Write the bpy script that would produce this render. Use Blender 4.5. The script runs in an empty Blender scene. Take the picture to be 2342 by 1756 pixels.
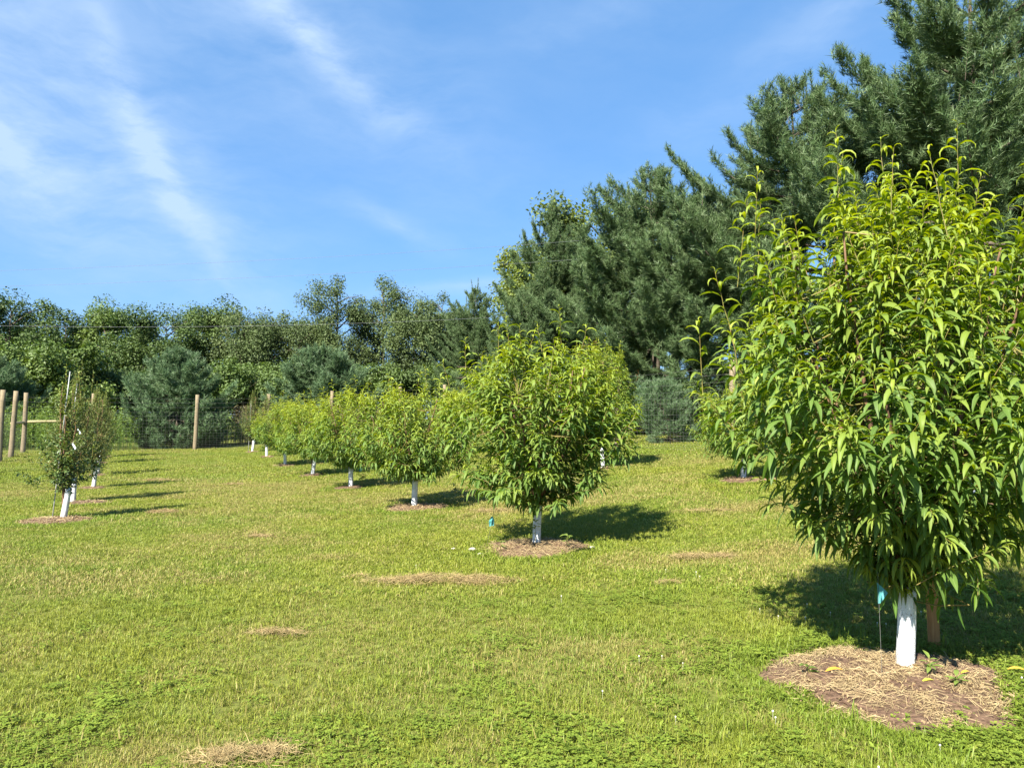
import bpy, math
import numpy as np
from mathutils import Vector, Matrix

R = math.radians
scene = bpy.context.scene
COL = scene.collection

# ------------------------------------------------------------------ camera
EYE = 1.75
cam_data = bpy.data.cameras.new('camera')
cam_data.sensor_width = 36.0
cam_data.sensor_fit = 'HORIZONTAL'
cam_data.lens = 26.44
cam_data.clip_start = 0.05
cam_data.clip_end = 3000.0
cam = bpy.data.objects.new('camera', cam_data)
COL.objects.link(cam)
cam.location = (0.0, 0.0, EYE)
cam.rotation_euler = (R(92.8), 0.0, 0.0)
scene.camera = cam

# ------------------------------------------------------------------ light
SUN_EL = 42.0
SUN_AZ = (-0.49, -0.87)            # horizontal direction towards the sun (behind the camera, left)
_l = math.hypot(*SUN_AZ)
SUN_AZ = (SUN_AZ[0] / _l, SUN_AZ[1] / _l)

world = bpy.data.worlds.new('World')
scene.world = world
world.use_nodes = True
wn, wl = world.node_tree.nodes, world.node_tree.links
wn.clear()


def sky_nodes():
    out = wn.new('ShaderNodeOutputWorld')
    bg = wn.new('ShaderNodeBackground')
    bg.inputs['Strength'].default_value = 0.076
    wl.new(bg.outputs[0], out.inputs[0])
    sky = wn.new('ShaderNodeTexSky')
    sky.sky_type = 'NISHITA'
    sky.sun_disc = False
    sky.sun_elevation = R(SUN_EL)
    sky.sun_rotation = math.atan2(SUN_AZ[0], SUN_AZ[1])
    sky.air_density = 1.0
    sky.dust_density = 0.5
    sky.ozone_density = 8.0
    sky.altitude = 0.0
    # summer haze: the clear-sky colour evened out by a constant pale blue veil
    hsv = wn.new('ShaderNodeVectorMath')
    hsv.operation = 'MULTIPLY_ADD'
    wl.new(sky.outputs[0], hsv.inputs[0])
    hsv.inputs[1].default_value = (0.36, 0.36, 0.36)
    hsv.inputs[2].default_value = (0.36, 0.97, 1.95)
    # thin cirrus: azimuth / elevation of the view direction, warped by noise
    tc = wn.new('ShaderNodeTexCoord')
    sep = wn.new('ShaderNodeSeparateXYZ')
    wl.new(tc.outputs['Generated'], sep.inputs[0])

    def m(op, a, b=None, c=None):
        n = wn.new('ShaderNodeMath')
        n.operation = op
        for i, v in enumerate((a, b, c)):
            if v is None:
                continue
            if isinstance(v, (int, float)):
                n.inputs[i].default_value = v
            else:
                wl.new(v, n.inputs[i])
        return n.outputs[0]
    az = m('ARCTAN2', sep.outputs[0], sep.outputs[1])
    el = m('ARCSINE', sep.outputs[2])
    comb = wn.new('ShaderNodeCombineXYZ')
    wl.new(az, comb.inputs[0])
    wl.new(el, comb.inputs[1])
    warp = wn.new('ShaderNodeTexNoise')
    warp.inputs['Scale'].default_value = 6.0
    warp.inputs['Detail'].default_value = 4.0
    wl.new(comb.outputs[0], warp.inputs['Vector'])
    ws = wn.new('ShaderNodeVectorMath')
    ws.operation = 'SUBTRACT'
    wl.new(warp.outputs['Color'], ws.inputs[0])
    ws.inputs[1].default_value = (0.5, 0.5, 0.5)
    ws2 = wn.new('ShaderNodeVectorMath')
    ws2.operation = 'SCALE'
    ws2.inputs['Scale'].default_value = 0.076
    wl.new(ws.outputs[0], ws2.inputs[0])
    wa = wn.new('ShaderNodeVectorMath')
    wa.operation = 'ADD'
    wl.new(comb.outputs[0], wa.inputs[0])
    wl.new(ws2.outputs[0], wa.inputs[1])
    P = wa.outputs[0]

    def streak(cx, cy, rot, a, b, amp):
        mp = wn.new('ShaderNodeMapping')
        mp.vector_type = 'TEXTURE'
        mp.inputs['Location'].default_value = (cx, cy, 0)
        mp.inputs['Rotation'].default_value = (0, 0, R(rot))
        mp.inputs['Scale'].default_value = (a, b, 1.0)
        wl.new(P, mp.inputs['Vector'])
        g = wn.new('ShaderNodeTexGradient')
        g.gradient_type = 'SPHERICAL'
        wl.new(mp.outputs[0], g.inputs[0])
        return m('MULTIPLY', m('SMOOTHSTEP', g.outputs['Fac'], 0.0, 1.0) if False else m('POWER', g.outputs['Fac'], 1.4), amp)

    total = None
    for s in ((-0.60, 0.30, -38, 0.24, 0.075, 0.59), (-0.455, 0.33, -62, 0.22, 0.036, 0.72),
              (-0.25, 0.46, -36, 0.26, 0.040, 0.62), (-0.30, 0.49, -34, 0.50, 0.15, 0.42),
              (-0.66, 0.42, -38, 0.6, 0.30, 0.60), (-0.42, 0.27, -50, 0.28, 0.10, 0.42),
              (-0.16, 0.25, -20, 0.15, 0.030, 0.36), (-0.06, 0.17, 4, 0.20, 0.018, 0.39),
              (0.44, 0.48, 28, 0.45, 0.07, 0.28), (0.16, 0.52, 15, 0.4, 0.08, 0.17),
              (1.6, 0.40, -30, 0.6, 0.12, 0.49), (-1.7, 0.45, -40, 0.7, 0.15, 0.49), (2.7, 0.5, 20, 0.6, 0.15, 0.49),
              (-2.6, 0.4, -30, 0.6, 0.15, 0.49)):
        v = streak(*s)
        total = v if total is None else m('ADD', total, v)
    mp = wn.new('ShaderNodeMapping')
    mp.inputs['Rotation'].default_value = (0, 0, R(42))
    mp.inputs['Scale'].default_value = (3.0, 9.0, 1.0)
    wl.new(P, mp.inputs['Vector'])
    fib = wn.new('ShaderNodeTexNoise')
    fib.inputs['Scale'].default_value = 2.2
    fib.inputs['Detail'].default_value = 8.0
    fib.inputs['Roughness'].default_value = 0.62
    wl.new(mp.outputs[0], fib.inputs['Vector'])
    f = m('MULTIPLY_ADD', fib.outputs['Fac'], 2.2, -0.45)
    fc = wn.new('ShaderNodeClamp')
    wl.new(f, fc.inputs[0])
    mask = m('MULTIPLY', total, fc.outputs[0])
    mask = m('ADD', mask, m('MULTIPLY', fc.outputs[0], 0.07))
    cl = wn.new('ShaderNodeClamp')
    cl.inputs['Max'].default_value = 0.75
    wl.new(mask, cl.inputs[0])
    mix = wn.new('ShaderNodeMix')
    mix.data_type = 'RGBA'
    wl.new(cl.outputs[0], mix.inputs['Factor'])
    wl.new(hsv.outputs[0], mix.inputs[6])
    mix.inputs[7].default_value = (2.5, 3.2, 4.2, 1.0)
    wl.new(mix.outputs[2], bg.inputs['Color'])


sky_nodes()

sun_data = bpy.data.lights.new('sun', 'SUN')
sun_data.energy = 4.7
sun_data.angle = R(0.53)
sun_data.color = (1.0, 0.94, 0.83)
sun = bpy.data.objects.new('sun', sun_data)
COL.objects.link(sun)
_c = math.cos(R(SUN_EL))
sun.rotation_euler = Vector((-SUN_AZ[0] * _c, -SUN_AZ[1] * _c, -math.sin(R(SUN_EL)))).to_track_quat('-Z', 'Y').to_euler()
sun.location = (-20, -30, 40)

scene.view_settings.view_transform = 'Standard'
scene.view_settings.look = 'None'
scene.view_settings.gamma = 1.0
scene.view_settings.use_curve_mapping = False
scene.view_settings.exposure = 1.87
scene.render.engine = 'CYCLES'
scene.cycles.max_bounces = 8
scene.cycles.diffuse_bounces = 4
scene.cycles.transmission_bounces = 4
scene.cycles.transparent_max_bounces = 4
scene.cycles.caustics_reflective = False
scene.cycles.caustics_refractive = False

# ------------------------------------------------------------------ helpers
rng = np.random.default_rng(11)


def smoothstep(a, b, x):
    t = np.clip((np.asarray(x, float) - a) / (b - a), 0, 1)
    return t * t * (3 - 2 * t)


def vnoise(x, y, scale, seed=0):
    x = np.asarray(x, float) / scale + 1000.0 + seed * 17.3
    y = np.asarray(y, float) / scale + 1000.0 + seed * 7.7
    xi, yi = np.floor(x).astype(np.int64), np.floor(y).astype(np.int64)
    fx, fy = x - xi, y - yi
    fx, fy = fx * fx * (3 - 2 * fx), fy * fy * (3 - 2 * fy)

    def h(a, b):
        k = (a * 374761393 + b * 668265263 + seed * 974711) & 0x7fffffff
        k = ((k ^ (k >> 13)) * 1274126177) & 0x7fffffff
        return ((k ^ (k >> 16)) & 0xffff) / 65535.0
    return (h(xi, yi) * (1 - fx) + h(xi + 1, yi) * fx) * (1 - fy) + (h(xi, yi + 1) * (1 - fx) + h(xi + 1, yi + 1) * fx) * fy


def ground_z(x, y):
    """the orchard: level in front, rising gently to the right and to the back"""
    x, y = np.asarray(x, float), np.asarray(y, float)
    n = 0.9 * x + 0.44 * y
    u = -0.44 * x + 0.9 * y
    s = 0.08 * 1.2 * np.logaddexp(0, (np.minimum(n, 60) - 5.0) / 1.2)
    s = 1.9 * np.tanh(s / 1.9)
    t = 0.30 * smoothstep(24, 42, u)
    return s + t + 0.02 * (vnoise(x, y, 2.5, 3) - 0.5) * smoothstep(60, 40, np.hypot(x, y))


def gz(x, y):
    return float(ground_z(x, y))


def nu(n, u):
    """point from row coordinates: n across the rows, u along them"""
    return (0.9 * n - 0.44 * u, 0.44 * n + 0.9 * u)


class Geo:
    """collects numpy pieces and links them as one mesh object"""

    def __init__(self):
        self.V, self.Q, self.T, self.C, self.n = [], [], [], [], 0

    def add(self, V, Q=None, T=None, C=None):
        V = np.asarray(V, float).reshape(-1, 3)
        if Q is not None and len(Q):
            self.Q.append(np.asarray(Q, np.int64).reshape(-1, 4) + self.n)
        if T is not None and len(T):
            self.T.append(np.asarray(T, np.int64).reshape(-1, 3) + self.n)
        if C is None:
            C = np.zeros((len(V), 3))
        C = np.asarray(C, float)
        if C.ndim == 1:
            C = np.tile(C, (len(V), 1))
        self.V.append(V)
        self.C.append(C)
        self.n += len(V)

    def mesh(self, name, mat=None, smooth=True):
        V = np.concatenate(self.V)
        C = np.concatenate(self.C)
        Q = np.concatenate(self.Q) if self.Q else np.zeros((0, 4), np.int64)
        T = np.concatenate(self.T) if self.T else np.zeros((0, 3), np.int64)
        me = bpy.data.meshes.new(name)
        me.vertices.add(len(V))
        me.vertices.foreach_set('co', V.astype(np.float32).ravel())
        nl = Q.size + T.size
        me.loops.add(nl)
        me.loops.foreach_set('vertex_index', np.concatenate([Q.ravel(), T.ravel()]).astype(np.int32))
        me.polygons.add(len(Q) + len(T))
        tot = np.concatenate([np.full(len(Q), 4), np.full(len(T), 3)]).astype(np.int32)
        start = np.concatenate([[0], np.cumsum(tot)[:-1]]).astype(np.int32) if len(tot) else tot
        me.polygons.foreach_set('loop_start', start)
        me.polygons.foreach_set('loop_total', tot)
        me.polygons.foreach_set('use_smooth', np.full(len(tot), smooth))
        at = me.attributes.new('tint', 'FLOAT_COLOR', 'POINT')
        at.data.foreach_set('color', np.concatenate([C, np.ones((len(C), 1))], 1).astype(np.float32).ravel())
        me.update(calc_edges=True)
        me.validate()
        if mat:
            me.materials.append(mat)
        return me

    def build(self, name, mat, parent=None, smooth=True, kind=None):
        return put(name, self.mesh(name, mat, smooth), parent, kind)


def put(name, me, parent=None, kind=None):
    o = bpy.data.objects.new(name, me)
    COL.objects.link(o)
    if parent is not None:
        o.parent = parent
    if kind:
        o['kind'] = kind
    return o


def tag(o, label, cat, group=None):
    o['label'] = label
    o['category'] = cat
    if group:
        o['group'] = group
    return o


def thing(name, label, cat, loc=(0, 0, 0), rz=0.0, group=None, scale=1.0):
    o = bpy.data.objects.new(name, None)
    o.empty_display_size = 0.2
    COL.objects.link(o)
    o.location = loc
    o.rotation_euler = (0, 0, rz)
    o.scale = (scale,) * 3 if not isinstance(scale, tuple) else scale
    return tag(o, label, cat, group)


def tube(pts, rad, sides=6, cap=True):
    pts = np.asarray(pts, float)
    k = len(pts)
    rad = np.broadcast_to(np.asarray(rad, float), (k,))
    tan = np.gradient(pts, axis=0)
    tan /= np.linalg.norm(tan, axis=1)[:, None] + 1e-9
    ref = np.array([0.0, 0, 1.0]) if abs(tan[:, 2].mean()) < 0.8 else np.array([1.0, 0, 0])
    a = np.cross(tan, ref)
    a /= np.linalg.norm(a, axis=1)[:, None] + 1e-9
    b = np.cross(tan, a)
    ang = np.linspace(0, 2 * math.pi, sides, endpoint=False)
    V = pts[:, None] + rad[:, None, None] * (a[:, None] * np.cos(ang)[None, :, None] + b[:, None] * np.sin(ang)[None, :, None])
    i, j = np.meshgrid(np.arange(k - 1), np.arange(sides), indexing='ij')
    j2 = (j + 1) % sides
    Q = np.stack([i * sides + j, i * sides + j2, (i + 1) * sides + j2, (i + 1) * sides + j], -1).reshape(-1, 4)
    V = V.reshape(-1, 3)
    T = None
    if cap:
        V = np.concatenate([V, pts[:1], pts[-1:]])
        c0, c1 = k * sides, k * sides + 1
        s = np.arange(sides)
        T = np.concatenate([np.stack([np.full(sides, c0), (s + 1) % sides, s], 1),
                            np.stack([np.full(sides, c1), (k - 1) * sides + s, (k - 1) * sides + (s + 1) % sides], 1)])
    return V, Q, T


PROF = {5: np.array([0.10, 0.74, 1.0, 0.86, 0.50, 0.02]), 3: np.array([0.12, 1.0, 0.72, 0.02]),
        4: np.array([0.10, 0.9, 1.0, 0.6, 0.02])}


def leaf_arrays(P, head, elev, curl, L, W, fold, roll, age, rnd, nseg=5, prof=None):
    """curved, folded lance-shaped leaves (vectorised): each bends down along its length"""
    N = len(P)
    prof = PROF[nseg] if prof is None else prof
    x = np.zeros(N)
    z = np.zeros(N)
    V = np.empty((N, nseg + 1, 3, 3))
    cr, sr = np.cos(roll), np.sin(roll)
    for i in range(nseg + 1):
        t = i / nseg
        a = np.maximum(elev - curl * t, -1.9)
        T_ = np.stack([np.cos(a), np.zeros(N), np.sin(a)], 1)
        Nn = np.stack([-np.sin(a), np.zeros(N), np.cos(a)], 1)
        S = np.tile(np.array([0.0, 1, 0]), (N, 1))
        S2 = S * cr[:, None] + Nn * sr[:, None]
        N2 = Nn * cr[:, None] - S * sr[:, None]
        c = np.stack([x, np.zeros(N), z], 1)
        w = (W * prof[i] * 0.5)[:, None]
        wav = 1 + 0.12 * np.sin(rnd * 40 + i * 2.3)[:, None]
        V[:, i, 0] = c - S2 * w * np.cos(fold)[:, None] + N2 * w * np.sin(fold)[:, None] * wav
        V[:, i, 1] = c
        V[:, i, 2] = c + S2 * w * np.cos(fold)[:, None] + N2 * w * np.sin(fold)[:, None] / wav
        x = x + np.cos(a) * L / nseg
        z = z + np.sin(a) * L / nseg
    ch, sh = np.cos(head)[:, None, None], np.sin(head)[:, None, None]
    X = V[..., 0] * ch - V[..., 1] * sh
    Y = V[..., 0] * sh + V[..., 1] * ch
    V = np.stack([X, Y, V[..., 2]], -1) + np.asarray(P)[:, None, None, :]
    q = []
    for i in range(nseg):
        for j in range(2):
            q.append([i * 3 + j, i * 3 + j + 1, (i + 1) * 3 + j + 1, (i + 1) * 3 + j])
    q = np.array(q)
    nv = (nseg + 1) * 3
    Q = (np.arange(N)[:, None, None] * nv + q[None]).reshape(-1, 4)
    C = np.empty((N, nseg + 1, 3, 3))
    C[..., 0] = age[:, None, None]
    C[..., 1] = rnd[:, None, None]
    C[..., 2] = np.array([1.0, 0.0, 1.0])[None, None, :]
    return V.reshape(-1, 3), Q, C.reshape(-1, 3)


# ------------------------------------------------------------------ materials
def new_mat(name):
    m = bpy.data.materials.new(name)
    m.use_nodes = True
    nt = m.node_tree
    nt.nodes.clear()
    return m, nt.nodes, nt.links


def rgb(c):
    return (c[0], c[1], c[2], 1.0)


def mixc(nd, lk, fac, a, b):
    n = nd.new('ShaderNodeMix')
    n.data_type = 'RGBA'
    for s, v in ((0, fac), (6, a), (7, b)):
        if isinstance(v, (int, float)):
            n.inputs[s].default_value = v
        elif isinstance(v, tuple):
            n.inputs[s].default_value = rgb(v)
        else:
            lk.new(v, n.inputs[s])
    return n.outputs[2]


def noise(nd, lk, scale, detail=3.0, vec=None, rough=0.55):
    n = nd.new('ShaderNodeTexNoise')
    n.inputs['Scale'].default_value = scale
    n.inputs['Detail'].default_value = detail
    n.inputs['Roughness'].default_value = rough
    if vec is not None:
        lk.new(vec, n.inputs['Vector'])
    return n.outputs['Fac']


def ramp(nd, lk, fac, stops):
    n = nd.new('ShaderNodeValToRGB')
    e = n.color_ramp.elements
    while len(e) < len(stops):
        e.new(0.5)
    for i, (p, c) in enumerate(stops):
        e[i].position = p
        e[i].color = rgb(c)
    lk.new(fac, n.inputs[0])
    return n.outputs[0]


def bump(nd, lk, h, strength, dist):
    n = nd.new('ShaderNodeBump')
    n.inputs['Strength'].default_value = strength
    n.inputs['Distance'].default_value = dist
    lk.new(h, n.inputs['Height'])
    return n.outputs[0]


def foliage_mat(name, old, young, dark, trans=0.35, rough=0.45, spec=0.35, rib=None, big=None):
    """leaf: colour from each leaf's own age and chance value; light passes through it"""
    m, nd, lk = new_mat(name)
    at = nd.new('ShaderNodeAttribute')
    at.attribute_name = 'tint'
    sep = nd.new('ShaderNodeSeparateColor')
    lk.new(at.outputs['Color'], sep.inputs[0])
    c = mixc(nd, lk, sep.outputs[1], dark, old)
    if big:
        oi = nd.new('ShaderNodeObjectInfo')
        c = mixc(nd, lk, oi.outputs['Random'], c, mixc(nd, lk, 0.55, c, big))
    c = mixc(nd, lk, sep.outputs[0], c, young)
    if rib:
        mr = nd.new('ShaderNodeMapRange')
        mr.inputs[1].default_value = 0.0
        mr.inputs[2].default_value = 0.14
        mr.inputs[3].default_value = 0.75
        mr.inputs[4].default_value = 0.0
        lk.new(sep.outputs[2], mr.inputs[0])
        c = mixc(nd, lk, mr.outputs[0], c, rib)
    geo = nd.new('ShaderNodeNewGeometry')
    c2 = mixc(nd, lk, geo.outputs['Backfacing'], c, mixc(nd, lk, 0.22, c, (0.20, 0.25, 0.10)))
    p = nd.new('ShaderNodeBsdfPrincipled')
    lk.new(c2, p.inputs['Base Color'])
    p.inputs['Roughness'].default_value = rough
    p.inputs['Specular IOR Level'].default_value = spec
    t = nd.new('ShaderNodeBsdfTranslucent')
    hs = nd.new('ShaderNodeHueSaturation')
    hs.inputs['Hue'].default_value = 0.485
    hs.inputs['Saturation'].default_value = 1.1
    hs.inputs['Value'].default_value = 1.25
    lk.new(c, hs.inputs['Color'])
    lk.new(hs.outputs[0], t.inputs['Color'])
    mx = nd.new('ShaderNodeMixShader')
    mx.inputs[0].default_value = trans
    lk.new(p.outputs[0], mx.inputs[1])
    lk.new(t.outputs[0], mx.inputs[2])
    o = nd.new('ShaderNodeOutputMaterial')
    lk.new(mx.outputs[0], o.inputs[0])
    return m


def solid_mat(name, a, b, scale=8.0, rough=0.7, spec=0.3, stretch=None, bmp=0.3, bdist=0.01, detail=5.0, specks=None):
    m, nd, lk = new_mat(name)
    tc = nd.new('ShaderNodeTexCoord')
    vec = tc.outputs['Object']
    if stretch:
        mp = nd.new('ShaderNodeMapping')
        mp.inputs['Scale'].default_value = stretch
        lk.new(vec, mp.inputs[0])
        vec = mp.outputs[0]
    f = noise(nd, lk, scale, detail, vec)
    c = ramp(nd, lk, f, ((0.3, a), (0.7, b)))
    if specks:
        col, sc, thr = specks
        s = noise(nd, lk, sc, 2.0, tc.outputs['Object'])
        big = noise(nd, lk, 5.0, 2.0, tc.outputs['Object'])
        mul = nd.new('ShaderNodeMath')
        mul.operation = 'MULTIPLY'
        lk.new(s, mul.inputs[0])
        lk.new(big, mul.inputs[1])
        mr = nd.new('ShaderNodeMapRange')
        mr.inputs[1].default_value = thr
        mr.inputs[2].default_value = thr + 0.02
        lk.new(mul.outputs[0], mr.inputs[0])
        c = mixc(nd, lk, mr.outputs[0], c, col)
    p = nd.new('ShaderNodeBsdfPrincipled')
    lk.new(c, p.inputs['Base Color'])
    p.inputs['Roughness'].default_value = rough
    p.inputs['Specular IOR Level'].default_value = spec
    if bmp:
        lk.new(bump(nd, lk, f, bmp, bdist), p.inputs['Normal'])
    o = nd.new('ShaderNodeOutputMaterial')
    lk.new(p.outputs[0], o.inputs[0])
    return m


M = {}
M['peach_leaf'] = foliage_mat('peach_leaf', (0.104, 0.198, 0.022), (0.350, 0.410, 0.028), (0.062, 0.138, 0.020), trans=0.42, rough=0.52, spec=0.28, rib=(0.20, 0.28, 0.08))
M['pear_leaf'] = foliage_mat('pear_leaf', (0.062, 0.122, 0.026), (0.27, 0.34, 0.04), (0.030, 0.068, 0.018), trans=0.28, rough=0.4, spec=0.4)
M['apple_leaf'] = foliage_mat('apple_leaf', (0.105, 0.160, 0.045), (0.25, 0.30, 0.06), (0.050, 0.088, 0.028), trans=0.28, rough=0.5, spec=0.3)
M['needles'] = foliage_mat('needles', (0.105, 0.172, 0.066), (0.20, 0.26, 0.13), (0.040, 0.085, 0.028), trans=0.22, rough=0.5, spec=0.3)
M['blue_needles'] = foliage_mat('blue_needles', (0.100, 0.178, 0.078), (0.18, 0.25, 0.14), (0.046, 0.094, 0.040), trans=0.22, rough=0.5, spec=0.3)
M['wood_leaf'] = foliage_mat('wood_leaf', (0.058, 0.108, 0.022), (0.13, 0.19, 0.04), (0.026, 0.056, 0.016), trans=0.3, rough=0.55, spec=0.25)
M['grey_leaf'] = foliage_mat('grey_leaf', (0.080, 0.122, 0.038), (0.15, 0.19, 0.06), (0.038, 0.064, 0.024), trans=0.3, rough=0.55, spec=0.25)
M['bright_leaf'] = foliage_mat('bright_leaf', (0.095, 0.160, 0.028), (0.18, 0.24, 0.04), (0.045, 0.088, 0.020), trans=0.32, rough=0.5, spec=0.3)
M['yellow_leaf'] = foliage_mat('yellow_leaf', (0.16, 0.21, 0.03), (0.28, 0.29, 0.03), (0.08, 0.12, 0.02), trans=0.35, rough=0.5, spec=0.3)
M['weed_leaf'] = foliage_mat('weed_leaf', (0.115, 0.200, 0.030), (0.22, 0.30, 0.05), (0.055, 0.110, 0.020), trans=0.35, rough=0.5, spec=0.3)
M['dry_grass'] = foliage_mat('dry_grass', (0.33, 0.27, 0.13), (0.42, 0.36, 0.2), (0.16, 0.15, 0.06), trans=0.3, rough=0.7, spec=0.2)
M['straw'] = foliage_mat('straw', (0.46, 0.310, 0.175), (0.52, 0.41, 0.23), (0.19, 0.105, 0.060), trans=0.12, rough=0.65, spec=0.25)
M['clippings'] = foliage_mat('clippings', (0.42, 0.275, 0.130), (0.50, 0.39, 0.19), (0.17, 0.100, 0.050), trans=0.12, rough=0.65, spec=0.2)
M['red_leaf'] = foliage_mat('red_leaf', (0.20, 0.06, 0.03), (0.34, 0.14, 0.04), (0.10, 0.03, 0.02), trans=0.3)
M['bark'] = solid_mat('bark', (0.045, 0.035, 0.026), (0.13, 0.105, 0.08), 14, 0.9, 0.2, (1, 1, 0.25), 0.6, 0.02)
M['peach_bark'] = solid_mat('peach_bark', (0.055, 0.030, 0.018), (0.15, 0.085, 0.045), 30, 0.7, 0.3, (1, 1, 0.5), 0.4, 0.005)
M['twig'] = solid_mat('twig', (0.13, 0.15, 0.03), (0.21, 0.14, 0.05), 9, 0.5, 0.4, None, 0.0)


def guard_material():
    m, nd, lk = new_mat('guard')
    tc = nd.new('ShaderNodeTexCoord')
    ob = tc.outputs['Object']
    f = noise(nd, lk, 7.0, 4, ob)
    c = ramp(nd, lk, f, ((0.3, (0.60, 0.63, 0.65)), (0.7, (0.70, 0.72, 0.72))))
    sp = nd.new('ShaderNodeSeparateXYZ')
    lk.new(ob, sp.inputs[0])
    fine = noise(nd, lk, 150.0, 2, ob)
    low = nd.new('ShaderNodeMapRange')
    low.inputs[1].default_value = 0.0
    low.inputs[2].default_value = 0.42
    low.inputs[3].default_value = 0.16
    low.inputs[4].default_value = 0.0
    lk.new(sp.outputs[2], low.inputs[0])
    ad = nd.new('ShaderNodeMath')
    lk.new(fine, ad.inputs[0])
    lk.new(low.outputs[0], ad.inputs[1])
    patch = nd.new('ShaderNodeMath')
    patch.operation = 'MULTIPLY_ADD'
    lk.new(noise(nd, lk, 9.0, 2, ob), patch.inputs[0])
    patch.inputs[1].default_value = 0.5
    lk.new(ad.outputs[0], patch.inputs[2])
    mr = nd.new('ShaderNodeMapRange')
    mr.inputs[1].default_value = 0.88
    mr.inputs[2].default_value = 0.95
    lk.new(patch.outputs[0], mr.inputs[0])
    c = mixc(nd, lk, mr.outputs[0], c, (0.17, 0.13, 0.09))
    p = nd.new('ShaderNodeBsdfPrincipled')
    lk.new(c, p.inputs['Base Color'])
    p.inputs['Roughness'].default_value = 0.45
    lk.new(bump(nd, lk, f, 0.1, 0.004), p.inputs['Normal'])
    o = nd.new('ShaderNodeOutputMaterial')
    lk.new(p.outputs[0], o.inputs[0])
    return m


M['guard'] = guard_material()
M['post'] = solid_mat('post', (0.13, 0.105, 0.070), (0.26, 0.205, 0.125), 9, 0.85, 0.2, (6, 6, 0.5), 0.5, 0.01)
M['rail'] = solid_mat('rail', (0.26, 0.22, 0.11), (0.37, 0.33, 0.18), 9, 0.85, 0.2, (0.6, 6, 6), 0.4, 0.01)
M['stake'] = solid_mat('stake', (0.27, 0.125, 0.042), (0.42, 0.22, 0.085), 16, 0.8, 0.2, (5, 5, 0.4), 0.4, 0.004)
M['wire'] = solid_mat('wire', (0.09, 0.09, 0.085), (0.15, 0.15, 0.14), 20, 0.5, 0.4, None, 0.0)
M['cable'] = solid_mat('cable', (0.09, 0.10, 0.11), (0.13, 0.14, 0.15), 3, 0.5, 0.4, None, 0.0)
M['pole'] = solid_mat('pole', (0.22, 0.23, 0.23), (0.32, 0.33, 0.32), 20, 0.4, 0.5, None, 0.0)
M['mulch'] = solid_mat('mulch', (0.052, 0.032, 0.022), (0.19, 0.122, 0.080), 26, 0.95, 0.1, None, 0.9, 0.03, 8.0)
M['flag'] = solid_mat('flag', (0.07, 0.27, 0.28), (0.10, 0.34, 0.34), 8, 0.6, 0.3, None, 0.0)
M['ribbon'] = solid_mat('ribbon', (0.72, 0.10, 0.02), (0.80, 0.16, 0.03), 8, 0.5, 0.3, None, 0.0)
M['tag'] = solid_mat('tag', (0.62, 0.66, 0.72), (0.75, 0.78, 0.82), 12, 0.35, 0.5, None, 0.0)
M['stone'] = solid_mat('stone', (0.36, 0.33, 0.27), (0.48, 0.45, 0.38), 12, 0.85, 0.2, None, 0.5, 0.02)
M['fallen_leaf'] = foliage_mat('fallen_leaf', (0.62, 0.36, 0.02), (0.62, 0.56, 0.04), (0.50, 0.22, 0.02), trans=0.15, rough=0.5)
M['clover_flower'] = solid_mat('clover_flower', (0.46, 0.45, 0.38), (0.58, 0.57, 0.50), 30, 0.8, 0.2, None, 0.0)


def ground_material():
    m, nd, lk = new_mat('lawn_soil')
    tc = nd.new('ShaderNodeTexCoord')
    v = tc.outputs['Object']
    f1 = noise(nd, lk, 0.7, 4, v)
    f2 = noise(nd, lk, 9.0, 6, v, 0.7)
    c = ramp(nd, lk, f2, ((0.30, (0.045, 0.055, 0.014)), (0.55, (0.11, 0.125, 0.026)), (0.75, (0.20, 0.18, 0.06))))
    c = mixc(nd, lk, f1, c, (0.13, 0.145, 0.03))
    p = nd.new('ShaderNodeBsdfPrincipled')
    lk.new(c, p.inputs['Base Color'])
    p.inputs['Roughness'].default_value = 0.95
    p.inputs['Specular IOR Level'].default_value = 0.1
    lk.new(bump(nd, lk, f2, 0.8, 0.04), p.inputs['Normal'])
    o = nd.new('ShaderNodeOutputMaterial')
    lk.new(p.outputs[0], o.inputs[0])
    return m


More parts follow.
